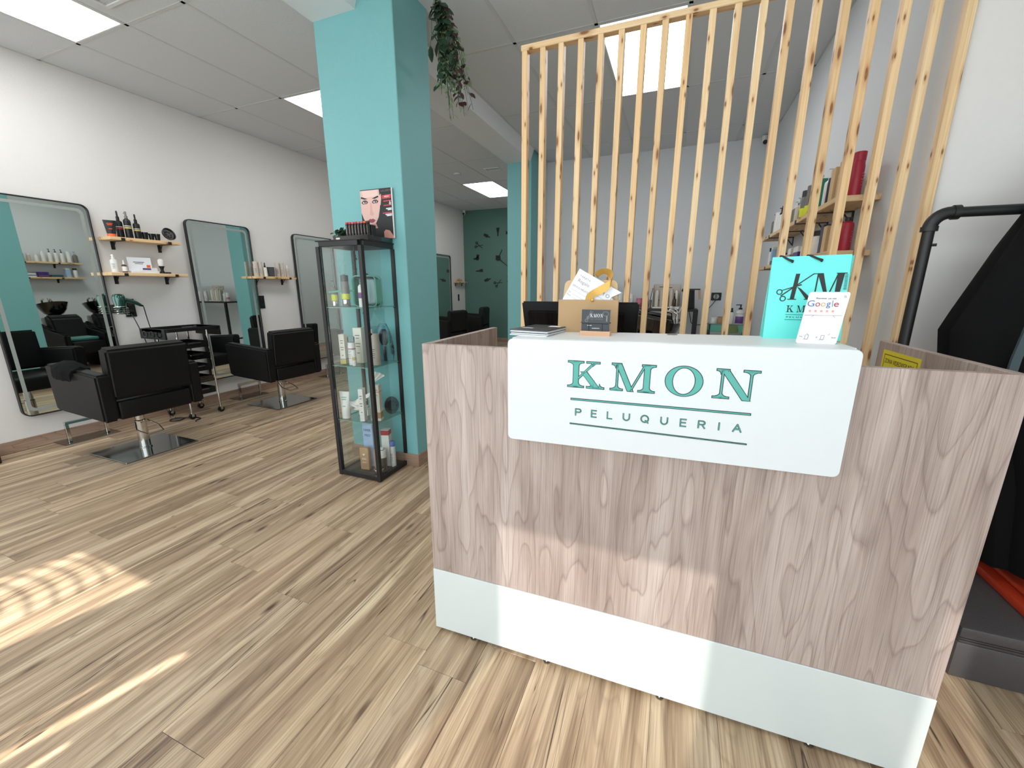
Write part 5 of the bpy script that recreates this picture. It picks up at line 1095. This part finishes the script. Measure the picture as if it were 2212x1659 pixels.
def robe(lab, prof, yd, ph, stripe=False, g=None):
    """prof: (z, x_left, x_right, y_half) cross-sections of a hanging cape"""
    x_ = (prof[0][1]+prof[0][2])/2; t = thing('salon_robe', lab, 'robe', (x_, 1.90, 0), 0, g); R = []
    prof = [tuple(v) for v in cr4(prof)]
    for z_, a, b, h_ in prof:
        r = []
        for k in range(48):
            u = 2*PI*k/48; f = 1+.10*math.sin(7*u+ph+z_*1.1)*min(1, (1.72-z_)*1.4)+.04*math.sin(13*u+ph*2)
            cx_ = (a+b)/2-x_; e = abs(math.cos(u))**.8*math.copysign(1, math.cos(u)); r.append(Vector((cx_+(b-a)/2*e*(f if e > 0 else min(f, 1.03)), yd+h_*math.sin(u)*f, z_)))
        R.append(r)
    MB().loft(R).build('cape_cloth', M_CLOTH, t, True)
    return t, x_
t, x_ = robe('long black robe with blue-grey piping hanging nearest the slatted screen', [(.30, 1.10, 1.36, .15), (.60, 1.04, 1.36, .16), (.90, .955, 1.33, .13), (1.03, .905, 1.32, .13), (1.12, .890, 1.31, .13), (1.20, .915, 1.31, .13), (1.40, .985, 1.30, .12), (1.52, 1.03, 1.29, .10), (1.62, 1.07, 1.26, .08), (1.68, 1.11, 1.22, .06), (1.70, 1.13, 1.19, .03)], 0, .4, g='black robes on the coat rack')
MB().loft([[Vector((x-x_, y, z_)), Vector((x-x_+.020, y-.004, z_)), Vector((x-x_+.020, y+.006, z_)), Vector((x-x_, y+.010, z_))] for x, y, z_ in ((1.000, -.138, .86), (1.005, -.142, 1.05), (1.02, -.142, 1.20), (1.06, -.132, 1.40), (1.10, -.105, 1.55))]).build('piping', M_TRIM, t, True, label='blue-grey piping strip')
robe('black robe hanging behind and right of the piped one', [(.45, 1.37, 1.62, .15), (.9, 1.34, 1.62, .16), (1.3, 1.33, 1.6, .14), (1.5, 1.33, 1.56, .12), (1.62, 1.35, 1.52, .08), (1.67, 1.38, 1.48, .04)], 0, 1.7, g='black robes on the coat rack')
t = thing('leather_bench', 'low dark grey leatherette bench box beside the counter', 'bench', (.956, 1.56, 0))
mb = MB().box(0, .93, 0, .60, 0, .135, .006, 2); mb.build('bench_body', M_LEA, t, True); mb = MB().box(-.002, .932, -.004, .602, .1355, .196, .010, 2); mb.build('bench_lid', M_LEA, t, True)
for z_ in (.150, .158): MB().tube([(.0, -.0045, z_), (.93, -.0045, z_)], .0012, 6).build('stitch_welt', M_BLK, t)
t = thing('orange_cushion', 'orange leatherette cushion lying on the grey bench', 'cushion', (1.165, 1.60, .1965))
mb = MB().box(0, .60, .0, .50, 0, .035, .010, 2); mb.build('cushion_border', M_ORANGE, t, True); mb = MB().box(.03, .57, .03, .47, .0355, .060, .014, 3); mb.build('cushion_pad', M_ORANGE, t, True)
cord('shoulder_strap', [(1.20, 1.72, .33), (1.19, 1.70, .29), (1.185, 1.68, .262), (1.22, 1.64, .262), (1.30, 1.62, .262)], .011, 'black strap hanging over the orange cushion', 'strap', M_CLOTH)
# ------------------------------------------------------------------ back room: wash units, table, small cart
def washer(y, lab):
    t = thing('wash_unit', lab, 'wash chair', (-.12, y, 0), 0, 'black backwash units with basins')
    mb = MB().box(-.10, .14, -.12, .12, 0, .80, .03, 2); mb.build('basin_column', M_BLKG, t, True)
    R = [(.06, .795), (.115, .83), (.155, .90), (.185, .985), (.175, .985), (.145, .91), (.10, .86), (.03, .845)]
    mb = MB().loft([[Vector((-.02+r*1.12*math.cos(2*PI*k/24), r*math.sin(2*PI*k/24), z_+.10*(-math.cos(2*PI*k/24))*.45*(z_ > .9)+.03)) for k in range(24)] for r, z_ in R]); mb.build('basin', M_BLKG, t, True)
    MB().tube([(.14, .04, .96), (.14, .04, 1.05), (.09, .04, 1.085), (.03, .03, 1.05)], .012, 10).build('tap', M_CHROME, t, True); MB().tube([(.12, -.05, .97), (.10, -.06, 1.07), (.02, -.07, 1.09)], .014, 10).build('hand_shower', M_CHROME, t, True)
    MB().tube([(.15, .04, 1.06), (.17, .04, 1.10)], .008, 8).build('tap_lever', M_CHROME, t, True)
    mb = MB().box(-.82, -.16, -.20, .20, .25, .44, .03, 2); mb.build('seat', M_BLKLEA, t, True)
    bk = [(-.42, .44), (-.24, .44), (-.16, .82), (-.22, .86), (-.32, .80)]; mb = MB().prism(bk, -.20, .20, 'y'); bmesh.ops.bevel(mb.bm, geom=mb.bm.edges[:], offset=.03, segments=2, affect='EDGES'); mb.build('backrest', M_BLKLEA, t, True)
    for s in (-1, 1):
        mb = MB().prism([(-.80, .0), (-.10, .0), (-.10, .72), (-.22, .70), (-.34, .60), (-.80, .56)], s*.203 if s > 0 else -.278, .278 if s > 0 else -.203, 'y'); bmesh.ops.bevel(mb.bm, geom=mb.bm.edges[:], offset=.022, segments=2, affect='EDGES'); mb.build('armrest', M_BLKLEA, t, True)
    return t
w1 = washer(3.66, 'black backwash unit nearer the slats')
c_ = thing('seat_cushion', 'flat teal cushion on the backwash chair nearer the slats', 'cushion', (-.64, 3.66, .442)); mb = MB().box(-.17, .19, -.19, .19, 0, .055, .025, 3); mb.build('cushion_cover', M_TEALC, c_, True)
dup(w1, (-.12, 4.235, 0), 0, 'black backwash unit farther from the slats')
dup(c_, (-.64, 4.235, .442), 0, 'flat teal cushion on the backwash chair farther from the slats')
t = thing('work_table', 'high black metal table against the grey back wall', 'table', (-.62, 5.75, 0))
MB().box(-.80, .885, -.20, .20, .975, 1.0, .003).build('table_top', M_BLKM, t, label='dark table top with pale edge')
for x in (-.78, .865):
    for y in (-.18, .18): MB().box(x-.02, x+.02, y-.02, y+.02, 0, .9745).build('leg', M_BLKM, t)
    MB().box(x-.015, x+.015, -.16, .16, .25, .28).build('stretcher', M_BLKM, t)
ZW = 1.0008; gb = 'items on the high black table'
t = thing('sample_display', 'clear upright display case with product tubes on the high black table', 'display', (-.74, 5.76, ZW), 0, gb)
t.location = (-.12, 5.76, ZW)
MB().box(-.165, .165, -.06, .07, 0, .02, .003).build('case_base', G['cream'], t); MB().box(-.165, .165, .055, .062, .0205, .31, .002).build('case_back', G['taupe'], t); MB().box(-.165, -.160, -.06, .054, .0205, .30).build('case_side', M_CLEAR, t); MB().box(.160, .165, -.06, .054, .0205, .30).build('case_side', M_CLEAR, t)
for k in range(5): MB().lathe([(.022, .021), (.024, .03), (.024, .20+.02*(k % 2)), (.012, .23+.02*(k % 2))], -.12+.06*k, 0, 12).build('sample_tube', G['taupe'] if k % 2 else G['cream'], t, True)
for k, (x, z_, a) in enumerate(((-.1, .27, .05), (.02, .262, .04), (-.03, .12, .05), (-.10, .10, .02))): MB().box(x, x+a, .053, .0545, z_, z_+.008).build('case_print', M_INK, t)
sd = t
dup(sd, (-.92, 5.76, ZW), 0, 'clear upright display case hidden behind the register, seen in the second mirror', gb)
bottle('tall white pump bottle left of the second display case, seen in the second mirror', (-1.20, 5.72, ZW), .22, .03, 'white', 'pump', 'white', (), gb, 'dgrey'); bottle('white bottle with red print, seen in the second mirror', (-1.29, 5.72, ZW), .17, .03, 'white', 'wide', 'white', ((.3, .6, 'pink'),), gb)
bottle('small amber dropper bottle in front of the clear display case', (-.02, 5.66, ZW), .20, .022, 'amber', 'dropper', 'black', (), gb)
carton('flat pale box lying on the table right of the display', (.02, 5.62, ZW), .13, .06, .03, 'cream', (), gb)
t = thing('coffee_pot', 'tall black pot with a wooden handle on the high black table', 'pot', (.16, 5.75, ZW), 0, gb)
MB().lathe([(.075, 0), (.078, .01), (.060, .22), (.062, .235)], -.01, 0, 22).build('pot_body', M_BLKM, t, True); MB().box(-.10, .115, -.012, .012, .236, .252, .004).build('pot_arm', M_BLKM, t); MB().tube([(.105, 0, .235), (.118, 0, .12)], .013, 10).build('pot_handle', M_TAN, t, True); MB().tube([(-.07, 0, .20), (-.10, 0, .238)], .010, 8).build('spout', M_BLKM, t, True)
bottle('clear and white pump bottle, leftmost on the high black table', (-.565, 5.68, ZW), .26, .036, 'white', 'pump', 'white', (), gb, 'dgrey')
bottle('squat pink jar on the high black table', (-.45, 5.70, ZW), .13, .045, 'pink', 'wide', 'pink', ((.2, .7, 'clear'),), gb)
bottle('tall white bottle far left on the high black table', (-.70, 5.70, ZW), .20, .034, 'white', 'wide', 'white', (), gb, 'pink')
t = thing('brush_glass', 'clear glass holding two thin tint brushes on the table', 'glass', (-.33, 5.70, ZW), 0, gb)
MB().lathe([(.03, 0), (.034, .11), (.032, .11), (.028, .004)], 0, 0, 16).build('glass_wall', M_CLEAR, t, True)
for a in (.035, -.02): MB().tube([(0, 0, .012), (a*.6, 0, .16), (a, 0, .24)], .004, 6).build('brush_handle', M_BLK, t); MB().ball((a*1.05, 0, .25), .008, .006, .014, 8).build('brush_tip', G['orange'], t)
t = thing('side_cart', 'small cart with mint green drawers against the back wall', 'cart', (.62, 5.76, 0))
for x in (-.20, .20):
    for y in (-.12, .12): MB().tube([(x, y, 0), (x, y, .825)], .008, 8).build('leg', M_BLKM, t)
for z_ in (.79, .45): MB().box(-.205, .205, -.125, .125, z_-.06, z_+.03, .006).build('mint_tray', G['mint'], t)
MB().box(-.21, .21, -.13, .13, .821, .830).build('cart_top', M_CLEAR, t)
ZC = .8305; gc = 'pots and bottles on the small mint cart'
bottle('large white bottle with purple lower half and black pump on the mint cart', (.745, 5.72, ZC), .235, .045, 'white', 'pump', 'black', ((.04, .52, 'purple'), (.70, .72, 'dgrey')), gc)
bottle('slim white spray bottle left of the purple one on the mint cart', (.655, 5.72, ZC), .19, .03, 'white', 'spray', 'black', (), gc)
bottle('white jar at the left on the mint cart', (.455, 5.70, ZC), .07, .035, 'white', 'wide', 'white', (), gc); bottle('brown jar beside the white jar on the mint cart', (.535, 5.70, ZC), .085, .037, 'brown', 'wide', 'brown', (), gc)
t = thing('green_cloth', 'folded green cloth draped over the edge of the mint cart', 'cloth', (.675, 5.622, .72)); random.seed(2)
MB().loft([[Vector((.055*math.cos(2*PI*k/12)*(1+.15*math.sin(k+j)), -.006+.008*math.sin(2*PI*k/12), .02*j)) for k in range(12)] for j in range(6)]).build('cloth_fold', P('green_towel', (112, 130, 84), .9), t, True)
cord('power_cord', [(.487, 6.045, 1.11), (.44, 6.02, 1.04), (.36, 6.0, .93), (.33, 6.0, .86)], .005, 'black cord hanging from the double socket on the back wall')
cord('power_cord', [(.16, 5.85, .99), (.19, 5.97, .90), (.22, 6.0, .80), (.30, 6.02, .78), (.42, 6.0, .80)], .005, 'black cord looping from the high table towards the mint cart')
